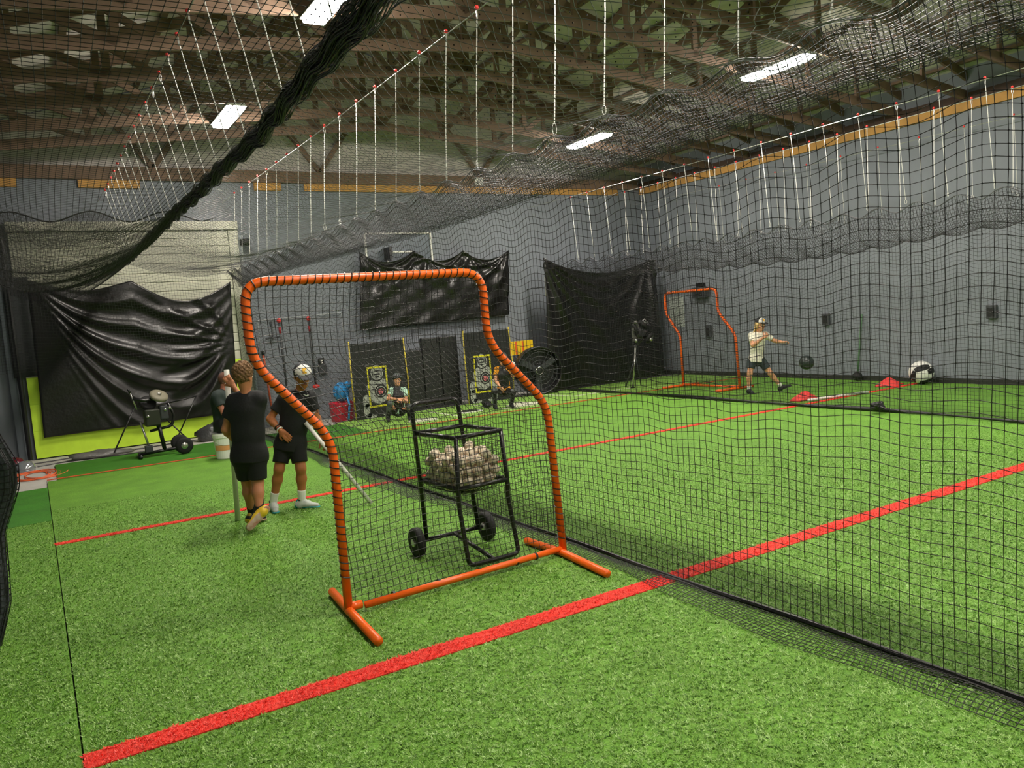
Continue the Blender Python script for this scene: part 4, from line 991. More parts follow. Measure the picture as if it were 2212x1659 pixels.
# ------------------------------------------------------------------ people: implicit surfaces polygonised with surface nets
def nrm(v): v = np.asarray(v, float); return v/(np.linalg.norm(v)+1e-9)
class SDF:
    def __init__(s, cell): s.c = cell; s.p = []; s.cuts = []; s.noise = None
    def cap(s, a, b, r1, r2, k=0.02, flat=None, fe=False):
        s.p.append(('c', np.asarray(a, float), np.asarray(b, float), r1, r2, k, (flat, fe))); return s
    def ell(s, c, ax, rad, k=0.02):
        s.p.append(('e', np.asarray(c, float), np.array([nrm(q) for q in ax]), np.asarray(rad, float), 0, k, None)); return s
    def cut(s, p, n): s.cuts.append((np.asarray(p, float), nrm(n))); return s
    def mesh(s):
        lo = np.full(3, 1e9); hi = -lo; B = []
        for q in s.p:
            if q[0] == 'c':
                R = max(q[3], q[4])*(1.0 if q[6][0] is None else max(1.0, q[6][0][1])); l = np.minimum(q[1], q[2])-R; h = np.maximum(q[1], q[2])+R
            else: R = q[3].max(); l = q[1]-R; h = q[1]+R
            pad = q[5]+3*s.c; B.append((l-pad, h+pad)); lo = np.minimum(lo, l-pad); hi = np.maximum(hi, h+pad)
        n = np.ceil((hi-lo)/s.c).astype(int)+2
        D = np.full(n, 1.0, np.float32)
        ax = [lo[i]+s.c*np.arange(n[i]) for i in range(3)]
        for q, (l, h) in zip(s.p, B):
            i0 = np.clip(((l-lo)/s.c).astype(int), 0, n-1); i1 = np.clip(((h-lo)/s.c).astype(int)+2, 1, n)
            sl = tuple(slice(a, b) for a, b in zip(i0, i1))
            X, Y, Z = np.meshgrid(*[ax[i][sl[i]] for i in range(3)], indexing='ij'); P = np.stack([X, Y, Z], -1).astype(np.float32)
            if q[0] == 'c':
                a, b, r1, r2, k, (fl_, fe) = q[1:]
                ab = b-a; t = np.clip(((P-a)@ab)/(ab@ab+1e-12), 0, 1)
                o = P-a-t[..., None]*ab
                if fl_ is not None:
                    nn, f = nrm(fl_[0]), fl_[1]; o = o+((1/f-1)*(o@nn))[..., None]*nn
                d = np.linalg.norm(o, axis=-1)-(r1+(r2-r1)*t)
                if fe: d = np.maximum(d, (P-b)@nrm(ab))
            else:
                c, A, rad, _, k, _ = q[1:]
                L = (P-c)@A.T; g = np.linalg.norm(L/rad, axis=-1); d = g*(g-1)/(np.linalg.norm(L/rad**2, axis=-1)+1e-6)
            E = D[sl]; hh = np.clip(0.5+0.5*(E-d)/k, 0, 1)
            D[sl] = E*(1-hh)+d*hh-k*hh*(1-hh)
        G = None
        if s.noise or s.cuts: G = np.stack(np.meshgrid(*ax, indexing='ij'), -1)
        if s.noise: D = D+s.noise(G).astype(np.float32)
        for p, nn in s.cuts: D = np.maximum(D, ((G-p)@nn).astype(np.float32))
        return surface_nets(D, lo, s.c)

def surface_nets(D, lo, c):
    S = D < 0; n = D.shape
    cnt = np.zeros(np.array(n)-1, np.int16); acc = np.zeros((*(np.array(n)-1), 3), np.float32)
    for ax in range(3):
        sh = list(n); sh[ax] -= 1
        a = [slice(None)]*3; b = [slice(None)]*3; a[ax] = slice(0, -1); b[ax] = slice(1, None); a, b = tuple(a), tuple(b)
        cr = S[a] != S[b]; idx = np.argwhere(cr)
        if not len(idx): continue
        va = D[a][cr]; vb = D[b][cr]; t = va/(va-vb)
        pos = idx.astype(np.float32); pos[:, ax] += t
        o1, o2 = [q for q in range(3) if q != ax]
        for d1 in (0, -1):
            for d2 in (0, -1):
                cc = idx.copy(); cc[:, o1] += d1; cc[:, o2] += d2
                ok = ((cc >= 0) & (cc < np.array(cnt.shape))).all(1); q = cc[ok]
                np.add.at(cnt, tuple(q.T), 1); np.add.at(acc, tuple(q.T), pos[ok])
    has = cnt > 0; ids = np.full(cnt.shape, -1, np.int64); ids[has] = np.arange(has.sum())
    V = lo+c*(acc[has]/cnt[has][:, None]); F = []
    for ax in range(3):
        a = [slice(None)]*3; b = [slice(None)]*3; a[ax] = slice(0, -1); b[ax] = slice(1, None)
        A = S[tuple(a)]; Bq = S[tuple(b)]; idx = np.argwhere(A != Bq); o1, o2 = (ax+1) % 3, (ax+2) % 3
        flip = A[A != Bq]
        qs = []
        for d1, d2 in ((0, 0), (-1, 0), (-1, -1), (0, -1)):
            cc = idx.copy(); cc[:, o1] += d1; cc[:, o2] += d2
            ok = ((cc >= 0) & (cc < np.array(cnt.shape))).all(1); v = np.full(len(cc), -1); v[ok] = ids[tuple(cc[ok].T)]; qs.append(v)
        q = np.stack(qs, 1); ok = (q >= 0).all(1); q = q[ok]; fl_ = flip[ok]
        q[~fl_] = q[~fl_][:, ::-1]; F.append(q)
    return V, np.concatenate(F)

SKIN = {}
def skin_mat(name, c): return mat(name, c, 0.55, var=0.05, scale=12, spec=0.35)

def hand(sd, w, d, n, s, curl, k=0.006, thumb_side=1):
    """w wrist, d pointing direction, n palm normal; five fingers of unequal length that bend towards the palm"""
    d = nrm(d); n = nrm(np.asarray(n, float)-np.dot(n, d)*d); u = np.cross(d, n)*thumb_side
    sd.cap(w, w+d*0.035*s, 0.026*s, 0.030*s, 0.015, (n, 0.7))
    sd.cap(w+d*0.03*s-u*0.018*s, w+d*0.082*s-u*0.024*s, 0.020*s, 0.017*s, 0.015, (n, 0.75))
    sd.cap(w+d*0.03*s+u*0.016*s, w+d*0.085*s+u*0.024*s, 0.021*s, 0.017*s, 0.015, (n, 0.75))
    for off, ln in ((0.033, 0.066), (0.011, 0.074), (-0.011, 0.069), (-0.033, 0.054)):
        p = w+d*0.085*s+u*off*s; a = curl*0.5; dirn = d
        for seg, r in ((0.48, 0.0105), (0.30, 0.0095), (0.24, 0.0085)):
            dirn = d*math.cos(a)+n*math.sin(a); q = p+dirn*ln*seg*s; sd.cap(p, q, r*s, r*0.93*s, k); p = q; a += curl*0.62
    p = w+d*0.025*s+u*0.026*s; t1 = nrm(d*0.55+u*0.75+n*0.35); q = p+t1*0.042*s; sd.cap(p, q, 0.014*s, 0.012*s, 0.01)
    t2 = nrm(d*0.8+u*0.2+n*0.55*min(1, curl+0.3)); sd.cap(q, q+t2*0.034*s, 0.0115*s, 0.010*s, k)

def shoe(t, an, toe, up, s, m_up, m_sole, m_acc=None, name='shoe'):
    """an ankle point, toe unit direction, up normal of the foot"""
    toe = nrm(toe); up = nrm(np.asarray(up, float)-np.dot(up, toe)*toe); L = 0.25*s; side = np.cross(toe, up)
    heel = an-toe*0.055*s-up*0.055*s; tip = an+toe*(L-0.075*s)-up*0.062*s
    sd = SDF(0.006)
    sd.cap(heel+up*0.018*s, an+toe*0.06*s-up*0.035*s, 0.038*s, 0.043*s, 0.02).cap(an+toe*0.05*s-up*0.04*s, tip+up*0.004*s, 0.044*s, 0.034*s, 0.03, (up, 0.75)).cap(an-up*0.05*s-toe*0.02*s, an+up*0.012*s, 0.044*s, 0.041*s, 0.03)
    V, F = sd.mesh(); o = link(name, np_mesh(name, V, F, m_up), t, True)
    s2 = SDF(0.005); c0 = heel-up*0.012*s; c1 = tip-up*0.014*s
    s2.cap(c0, (c0+c1)/2, 0.040*s, 0.038*s, 0.02, (up, 0.34)).cap((c0+c1)/2, c1, 0.040*s, 0.042*s, 0.02, (up, 0.34))
    V, F = s2.mesh(); link('sole', np_mesh('sole', V, F, m_sole), o).location = (0, 0, 0)
    if m_acc:
        for q in (0.045, 0.07, 0.095):
            p = an+toe*q*s+up*(0.030-0.42*q)*s; MB().tube([p-side*0.034*s-up*0.014*s, p+up*0.004*s, p+side*0.034*s-up*0.014*s], 0.0045*s, 5).build('lace', m_acc, o, world=False)
        s3 = SDF(0.005); s3.cap(heel+up*0.006*s, heel+up*0.05*s+toe*0.012*s, 0.041*s, 0.030*s, 0.01); V, F = s3.mesh(); link('heel_tab', np_mesh('heel_tab', V, F, m_acc), o)
        s4 = SDF(0.005); s4.cap(an+up*0.012*s-toe*0.004*s, an+up*0.022*s-toe*0.004*s, 0.046*s, 0.046*s, 0.008, (up, 0.5)); V, F = s4.mesh(); link('collar', np_mesh('collar', V, F, M_grey), o)
    return o

def person(label, base, J, s, skin, fwd, hf, hu, shirt=None, shorts=None, hair=None, cell=0.007, hands=(), feet=(), head_s=None, sleeve=0.55, leg_cov=0.78, hair_len='short', long_pants=False, lean=None, socks=None, eyes=True, hem=0.0, sock_h=0.14, bulk=1.0):
    t = empty('person', (base[0], base[1], 0)); prop(t, label, 'person')
    J = {k: np.asarray(v, float) for k, v in J.items()}; fwd = nrm(fwd); hf = nrm(hf); hu = nrm(np.asarray(hu, float)-np.dot(hu, hf)*hf); hr = np.cross(hf, hu)
    hs = head_s or s*1.12
    pel, ch, nk, hd = J['pel'], J['chest'], J['neck'], J['head']
    side = nrm(J['shR']-J['shL']); spine = nrm(nk-pel)
    def torso(sd, g, top=True):
        fl_ = (fwd, 0.68)
        w0 = pel*0.5+ch*0.5
        sd.cap(pel-side*0.045*s, pel+side*0.045*s, (0.125*bulk+g)*s, (0.125*bulk+g)*s, 0.04, fl_)
        sd.cap(pel, w0, (0.142*bulk+g)*s, (0.132*bulk+g)*s, 0.05, fl_)
        sd.cap(w0, ch, (0.132*bulk+g)*s, (0.158*bulk+g)*s, 0.05, fl_)
        sd.cap(J['shL']*0.8+nk*0.2, J['shR']*0.8+nk*0.2, (0.064+g)*s, (0.064+g)*s, 0.05, (fwd, 0.85))
        if top: sd.cap(ch, nk-spine*0.05*s, (0.10+g)*s, (0.055+g)*s, 0.05, (fwd, 0.8))
    sd = SDF(cell); torso(sd, 0.0)
    sd.cap(nk-spine*0.05*s, hd-hu*0.05*hs, 0.056*s, 0.050*s, 0.025)
    # head
    sd.ell(hd+hu*0.028*hs-hf*0.008*hs, (hr, hf, hu), (0.076*hs, 0.094*hs, 0.092*hs), 0.02)
    sd.ell(hd-hu*0.045*hs+hf*0.018*hs, (hr, hf, hu), (0.058*hs, 0.070*hs, 0.072*hs), 0.03)
    sd.cap(hd-hu*0.085*hs+hf*0.062*hs, hd-hu*0.088*hs+hf*0.066*hs, 0.024*hs, 0.024*hs, 0.03)
    sd.cap(hd+hu*0.012*hs+hf*0.086*hs, hd-hu*0.022*hs+hf*0.104*hs, 0.009*hs, 0.014*hs, 0.012)
    for q in (-1, 1):
        sd.ell(hd-hu*0.008*hs+hr*q*0.076*hs-hf*0.006*hs, (hr, hf, hu), (0.010*hs, 0.020*hs, 0.031*hs), 0.006)
        sd.cap(hd+hu*0.022*hs+hf*0.080*hs+hr*q*0.018*hs, hd+hu*0.020*hs+hf*0.068*hs+hr*q*0.05*hs, 0.010*hs, 0.010*hs, 0.012)
    sd.cap(hd-hu*0.052*hs+hf*0.086*hs-hr*0.018*hs, hd-hu*0.052*hs+hf*0.086*hs+hr*0.018*hs, 0.008*hs, 0.008*hs, 0.008)
    for q in 'LR':
        sd.cap(J['sh'+q], J['el'+q], 0.048*s*bulk, 0.040*s*bulk, 0.03)
        m2 = J['el'+q]*0.7+J['wr'+q]*0.3
        sd.cap(J['el'+q], m2, 0.040*s, 0.042*s, 0.02).cap(m2, J['wr'+q], 0.042*s, 0.027*s, 0.02)
        sd.cap(J['hip'+q], J['kn'+q], 0.083*s*bulk, 0.057*s, 0.04)
        dk = nrm(J['an'+q]-J['kn'+q]); bk = nrm(J.get('calf'+q, -fwd)); m3 = J['kn'+q]*0.68+J['an'+q]*0.32+bk*0.018*s
        sd.cap(J['kn'+q], m3, 0.055*s, 0.058*s, 0.03).cap(m3, J['an'+q], 0.056*s, 0.036*s, 0.03)
    for (q, d, n, curl, ts) in hands: hand(sd, J['wr'+q], d, n, s*1.06, curl, thumb_side=ts)
    V, F = sd.mesh(); link('body', np_mesh('body', V, F, skin), t, True)
    if eyes:
        for q in (-1, 1):
            c = hd+hu*0.004*hs+hf*0.080*hs+hr*q*0.031*hs
            e = MB(); e.ball((0, 0, 0), 0.0125*hs, 10, 7); e.v = [tuple(c+np.array(p)) for p in e.v]; e.build('eye', M_white, t, smooth=True)
            c = c+hf*0.0075*hs; e = MB(); e.ball((0, 0, 0), 0.0072*hs, 8, 6); e.v = [tuple(c+np.array(p)) for p in e.v]; e.build('iris', mat('iris_dark', '#1a120d', 0.2), t, smooth=True)
            MB().tube([hd+hu*0.030*hs+hf*0.094*hs+hr*q*0.014*hs, hd+hu*0.034*hs+hf*0.090*hs+hr*q*0.035*hs, hd+hu*0.027*hs+hf*0.078*hs+hr*q*0.052*hs], 0.0045*hs, 5).build('eyebrow', mat('brow_brown', '#3a281b', 0.8), t)
        MB().tube([hd-hu*0.050*hs+hf*0.089*hs-hr*0.022*hs, hd-hu*0.053*hs+hf*0.096*hs, hd-hu*0.050*hs+hf*0.089*hs+hr*0.022*hs], 0.0045*hs, 5).build('mouth', mat('lip', '#94564a', 0.6), t)
    if hair:
        sd = SDF(0.006)
        sd.ell(hd+hu*0.034*hs-hf*0.014*hs, (hr, hf, hu), (0.086*hs, 0.098*hs, 0.100*hs), 0.02)
        if hair_len == 'curly':
            sd.ell(hd+hu*0.065*hs-hf*0.004*hs, (hr, hf, hu), (0.084*hs, 0.094*hs, 0.092*hs), 0.03)
            sd.noise = lambda P: 0.010*hs*(np.sin(P[..., 0]*230+2*np.sin(P[..., 2]*70))*np.sin(P[..., 1]*210+1)*np.sin(P[..., 2]*220+2*np.sin(P[..., 0]*60))+0.5*np.sin(P[..., 0]*150+1)*np.sin(P[..., 2]*140))
        if hair_len == 'long':
            for q in (-1, 1): sd.cap(hd+hr*q*0.07*hs-hf*0.02*hs, hd+hr*q*0.085*hs-hf*0.03*hs-hu*0.17*hs, 0.038*hs, 0.048*hs, 0.03)
            sd.cap(hd-hf*0.06*hs, hd-hf*0.07*hs-hu*0.16*hs, 0.06*hs, 0.06*hs, 0.03)
        sd.cut(hd+hf*0.045*hs+hu*0.045*hs, hf*1.0-hu*0.45)
        if hair_len != 'long': sd.cut(hd-hu*0.055*hs-hf*0.05*hs, -hu+hf*0.35)
        V, F = sd.mesh(); link('hair', np_mesh('hair', V, F, hair), t, True)
    if shirt:
        sd = SDF(cell); torso(sd, 0.022, False)
        sd.cap(ch, nk-spine*0.035*s, (0.115)*s, (0.074)*s, 0.05, (fwd, 0.85), True)
        for q in 'LR':
            e = J['sh'+q]+(J['el'+q]-J['sh'+q])*sleeve; sd.cap(J['sh'+q], e, 0.062*s*bulk, 0.072*s*bulk, 0.04, None, True)
        sd.cap(pel+spine*0.05*s, pel-spine*0.10*s, 0.158*s*bulk, 0.178*s*bulk, 0.03, (fwd, 0.74)); sd.cut(pel-spine*(0.055-hem)*s, -spine)
        V, F = sd.mesh(); link('shirt', np_mesh('shirt', V, F, shirt), t, True)
    if shorts:
        sd = SDF(cell); fl_ = (fwd, 0.74)
        sd.cap(pel-side*0.05*s, pel+side*0.05*s, 0.142*s*bulk, 0.142*s*bulk, 0.03, fl_).cap(pel, pel+spine*0.07*s, 0.150*s*bulk, 0.145*s*bulk, 0.03, fl_)
        for q in 'LR':
            lc = leg_cov
            if long_pants:
                sd.cap(J['hip'+q], J['kn'+q], 0.105*s, 0.080*s, 0.03).cap(J['kn'+q], J['an'+q], 0.078*s, 0.058*s, 0.03)
            else:
                e = J['hip'+q]+(J['kn'+q]-J['hip'+q])*lc; sd.cap(J['hip'+q], e, 0.100*s*bulk, 0.092*s*bulk, 0.020, None, True)
        sd.cut(pel+spine*0.09*s, spine)
        V, F = sd.mesh(); link('shorts' if not long_pants else 'trousers', np_mesh('shorts', V, F, shorts), t, True)
    if socks:
        for q in 'LR':
            d = nrm(J['kn'+q]-J['an'+q]); sd = SDF(0.006); sd.cap(J['an'+q]-d*0.02*s, J['an'+q]+d*sock_h*s, 0.042*s, 0.050*s, 0.01); sd.cut(J['an'+q]+d*sock_h*s, d)
            V, F = sd.mesh(); link('sock', np_mesh('sock', V, F, socks), t, True)
    for f in feet: shoe(t, J['an'+f[0]], f[1], f[2], s*1.02, *f[3:])
    return t, dict(hd=hd, hf=hf, hu=hu, hr=hr, hs=hs)

def cap_hat(t, H, back, front, emblem, brim_m):
    hd, hf, hu, hr, hs = (H[k] for k in ('hd', 'hf', 'hu', 'hr', 'hs')); c = hd+hu*0.045*hs-hf*0.006*hs
    sd = SDF(0.005); sd.ell(c, (hr, hf, hu), (0.092*hs, 0.108*hs, 0.100*hs), 0.01); sd.cut(c-hu*0.002*hs, -hu)
    V, F = sd.mesh(); cr = link('cap', np_mesh('cap', V, F, back), t, True)
    sd = SDF(0.005); sd.ell(c, (hr, hf, hu), (0.0945*hs, 0.111*hs, 0.103*hs), 0.01); sd.cut(c+hu*0.002*hs, -hu); sd.cut(c+hf*0.035*hs, -hf*1.0-hu*0.10)
    V, F = sd.mesh(); fp = link('front_panel', np_mesh('front_panel', V, F, front), cr)
    sd = SDF(0.005); sd.ell(c+hf*0.085*hs+hu*0.004*hs, (hr, nrm(hf-hu*0.18), nrm(hu+hf*0.18)), (0.082*hs, 0.105*hs, 0.011*hs), 0.01); sd.cut(c+hf*0.055*hs, -hf)
    V, F = sd.mesh(); link('brim', np_mesh('brim', V, F, brim_m), cr)
    e = []
    for a, b in ((-0.022, 0.03), (0.020, 0.03), (0.024, 0.045), (0.016, 0.052), (0.022, 0.062), (0.018, 0.074), (-0.022, 0.074), (-0.018, 0.06), (-0.004, 0.058), (-0.004, 0.046), (-0.018, 0.044)):
        y = math.sqrt(max(0.0, 1-(a/0.0945)**2-(b/0.103)**2))*0.111; e.append(c+hr*a*hs+hf*(y+0.002)*hs+hu*b*hs)
    MB().prism(e, tuple(hf*0.004)).build('emblem', emblem, cr, world=False)

M_sk1 = skin_mat('skin_tan', '#b87a56'); M_sk2 = skin_mat('skin_warm', '#a8693f'); M_sk3 = skin_mat('skin_light', '#dba07c')
M_blk = mat('black_jersey', '#0b0c0e', 0.75, bump=0.12, bscale=40); M_blk2 = mat('black_shorts', '#08090a', 0.8, bump=0.1, bscale=40)
M_shoe_w = mat('shoe_white', '#c9cfc8', 0.5, var=0.08, scale=30); M_teal = mat('teal_sole', '#1f9aa5', 0.5); M_capk = mat('cap_black', '#1a1c20', 0.7); M_capw = mat('cap_white', '#e4e2da', 0.7); M_gold = mat('gold_emblem', '#eab01f', 0.6)
M_yshoe = mat('yellow_trim', '#d8b52a', 0.5); M_solew = mat('sole_cream', '#b7a892', 0.7, col2='#a6604e', scale=22)

# --- boy walking away with a white pole
B1 = (1.62, 7.25)
def q1(u, v, d=0.0): return pl(u, v, B1, d)
J = dict(head=q1(526, 815, -0.02), neck=q1(533, 851, -0.01), chest=q1(533, 885), pel=q1(539, 985), shL=q1(503, 869), shR=q1(562, 863), elL=q1(487, 928, 0.03), wrL=q1(502, 948, 0.20),
         elR=q1(552, 905, 0.24), wrR=q1(503, 833, 0.27), hipL=q1(523, 988), hipR=q1(554, 990), knL=q1(534, 1040, 0.08), knR=q1(557, 1044, 0.0), anL=q1(545, 1111, 0.12), anR=q1(561, 1106, -0.10))
t1, H1 = person('boy in black shirt and shorts seen from behind holding a white pole', B1, J, 0.86, M_sk1, nrm([0.45, 0.88, 0]), nrm([0.75, 0.65, -0.05]), (0, 0, 1), M_blk, M_blk2,
    mat('curly_hair', '#6f5233', 0.8, var=0.4, scale=40), 0.007, [('L', nrm([0.3, 0.9, -0.1]), (0.6, -0.2, 0.6), 0.8, 1), ('R', nrm([-0.5, 0.05, 0.8]), nrm([0.25, 0.95, 0.1]), 1.35, 1)],
    [('L', nrm([0.75, 0.60, -0.12]), (0, 0, 1), mat('shoe_dark', '#23231f', 0.6), M_solew, M_yshoe), ('R', nrm(q1(529, 1150, -0.20)-q1(566, 1112, -0.10)), nrm([0.2, 0.9, 0.35]), M_yshoe, M_solew, None)],
    hair_len='curly', socks=mat('black_sock', '#0d0e10', 0.8), eyes=True, bulk=1.05, leg_cov=0.82)
_d = nrm([-0.5, 0.05, 0.8]); _n = nrm([0.25, 0.95, 0.1]); _n = nrm(_n-np.dot(_n, _d)*_d); _g = J['wrR']+_d*0.085+_n*0.042
pole_b = q1(514, 1124, 0.36); pole_b[2] = 0.012; pole_a = _g+nrm(_g-pole_b)*0.075
wp = MB().tube([(pole_a[0], pole_a[1], pole_a[2]), (pole_b[0], pole_b[1], 0.012)], 0.024, 12).build('white_pole', mat('pvc', '#c9c9bd', 0.4), None, smooth=True); prop(wp, 'upright white plastic pole held by the boy with curly hair', 'pole')

# --- boy with white and black cap
B2 = (2.05, 7.8)
def q2(u, v, d=0.0): return pl(u, v, B2, d)
J = dict(head=q2(653, 813, -0.06), neck=q2(648, 842, 0.0), chest=q2(642, 874), pel=q2(627, 962), shL=q2(609, 866), shR=q2(671, 862), elL=q2(583, 905, -0.02), wrL=q2(606, 930, -0.10),
         elR=q2(686, 905, 0.02), wrR=q2(697, 948, -0.04), hipL=q2(612, 966), hipR=q2(642, 966), knL=q2(603, 1013, -0.06), knR=q2(650, 1012, -0.05), anL=q2(590, 1086, 0.0), anR=q2(651, 1070, 0.0))
J['anL'][2] = 0.072; J['anR'][2] = 0.072
f2 = nrm([-0.35, -0.93, 0])
t2, H2 = person('boy in black shirt and white-fronted cap facing the camera with a white pole', B2, J, 0.84, M_sk2, f2, nrm([-0.05, -0.93, -0.35]), (0, 0, 1), M_blk, M_blk2,
    mat('dark_hair', '#1d1510', 0.8), 0.007, [('L', nrm(q2(622, 946, -0.12)-q2(606, 930, -0.10)), nrm([0.5, 0.6, -0.3]), 0.35, -1), ('R', nrm([0.25, -0.35, -0.9]), nrm([-0.6, -0.6, 0.2]), 1.1, 1)],
    [('L', nrm(q2(594, 1108, -0.1)-q2(589, 1085))*[1, 1, 0], (0, 0, 1), M_shoe_w, M_teal, M_teal), ('R', nrm([0.75, -0.65, 0]), (0, 0, 1), M_shoe_w, M_teal, M_teal)],
    socks=M_white, leg_cov=0.72)
cap_hat(t2, H2, M_capk, M_capw, M_gold, M_capk)
# bracelets and the small chest mark
for f, m in ((0.72, M_black), (0.84, mat('band_brown', '#6b3d2c', 0.6)), (0.93, M_white)):
    a = J['elL']+(J['wrL']-J['elL'])*f; d = Vector(nrm(J['wrL']-J['elL'])); u = d.cross(Vector((0, 0, 1))).normalized(); w_ = d.cross(u)
    MB().tube([Vector(a)+(u*math.cos(k)+w_*math.sin(k))*0.031 for k in [2*math.pi*i/14 for i in range(14)]], 0.006, 6, closed=True).build('bracelet', m, t2, smooth=True)
c = q2(661, 853, -0.118); sx = np.cross(f2, [0, 0, 1.0])
mk = [(-0.026, -0.004), (-0.018, -0.014), (-0.006, -0.014), (0.030, 0.010), (-0.004, -0.004), (-0.014, -0.004), (-0.012, 0.006)]
MB().prism([c-sx*a*-1+np.array([0, 0, b]) for a, b in mk], tuple(f2*0.004)).build('chest_mark', M_white, t2)
_d = nrm([0.25, -0.35, -0.9]); _n = nrm([-0.6, -0.6, 0.2]); _n = nrm(_n-np.dot(_n, _d)*_d); _g = J['wrR']+_d*0.08+_n*0.036
pb = fl(803, 1092); pb[2] = 0.02; pa = _g+nrm(_g-pb)*0.30
wp = MB().tube([pa, (pb[0], pb[1], 0.02)], 0.021, 12).build('white_pole', MATS['pvc'], None, smooth=True); prop(wp, 'slanting white plastic pole held by the boy in the cap', 'pole')

# --- man sitting on the bucket
B3 = (2.26, 12.0)
def q3(u, v, d=0.0): return pl(u, v, B3, d)
J = dict(head=q3(486, 823, 0.10), neck=q3(481, 845, 0.06), chest=q3(477, 868, 0.03), pel=q3(484, 919, -0.02), shL=q3(466, 858, -0.14), shR=q3(490, 858, 0.22), elL=q3(484, 893, -0.16), wrL=q3(512, 905, 0.0),
         elR=q3(505, 890, 0.25), wrR=q3(530, 905, 0.2), hipL=q3(486, 925, -0.09), hipR=q3(488, 925, 0.09), knL=q3(545, 922, -0.02), knR=q3(545, 922, 0.2), anL=q3(540, 982, 0.0), anR=q3(540, 980, 0.22))
J['anL'][2] = J['anR'][2] = 0.09
t3, H3 = person('man in dark green shirt sitting on the white bucket with his back turned', B3, J, 1.0, skin_mat('skin_ruddy', '#a86a55'), nrm([0.85, 0.5, 0]), nrm([0.85, 0.5, -0.25]), (0.2, 0.1, 1), mat('dark_green_shirt', '#1e2b28', 0.8, bump=0.1, bscale=30), M_blk2,
    mat('cropped_hair', '#5a3a2c', 0.9), 0.010, [('L', nrm([0.9, 0.3, -0.2]), (0, 0, -1), 0.7, 1), ('R', nrm([0.9, 0.3, -0.2]), (0, 0, -1), 0.7, -1)],
    [('L', nrm([0.9, 0.4, 0]), (0, 0, 1), M_grey, M_black, None), ('R', nrm([0.9, 0.4, 0]), (0, 0, 1), M_grey, M_black, None)], socks=None, hem=-0.03, head_s=1.0)

# --- the thrower
B4 = (11.1, 9.75)
def q4(u, v, d=0.0): return pl(u, v, B4, d)
R4 = np.array([0.8556, -0.5177, 0])     # image right
J = dict(head=q4(1642, 701, -0.03), neck=q4(1638, 719), chest=q4(1637, 736), pel=q4(1634, 777), shL=q4(1622, 726, 0.02), shR=q4(1657, 725, -0.02), elL=q4(1626, 746, -0.12), wrL=q4(1650, 729, -0.24),
         elR=q4(1672, 736, -0.02), wrR=q4(1691, 739, -0.05), hipL=q4(1623, 781), hipR=q4(1646, 781), knL=q4(1620, 806, -0.05), knR=q4(1664, 806, -0.06), anL=q4(1618, 838, 0.02), anR=q4(1687, 834, -0.02))
J['anL'][2] = 0.075; J['anR'][2] = max(J['anR'][2], 0.08)
t4, H4 = person('person in white shirt and cap lunging sideways in the far lane', B4, J, 0.80, M_sk3, nrm(-NH+0.35*R4), nrm(R4*0.5-NH*0.82+[0, 0, -0.15]), (0, 0, 1), mat('white_shirt', '#e9e5d3', 0.8, bump=0.08, bscale=30), mat('slate_shorts', '#2e393b', 0.8),
    mat('blond_hair', '#d9b878', 0.7, var=0.2, scale=30), 0.008, [('L', nrm(R4*0.6+[0, 0, 0.5]), nrm(NH), 1.25, 1), ('R', nrm(R4+[0, 0, 0.05]), nrm([0, 0, -1]), 1.25, 1)],
    [('L', nrm(-NH*1.0+R4*0.15), (0, 0, 1), M_capk, M_black, None), ('R', nrm(R4*0.9-NH*0.2+[0, 0, 0.35]), nrm([0, 0, 1]), M_capk, M_black, None)], hair_len='long', socks=M_white, leg_cov=0.6, sock_h=0.09, sleeve=0.62)
cap_hat(t4, H4, M_capk, M_capw, M_gold, M_capk)

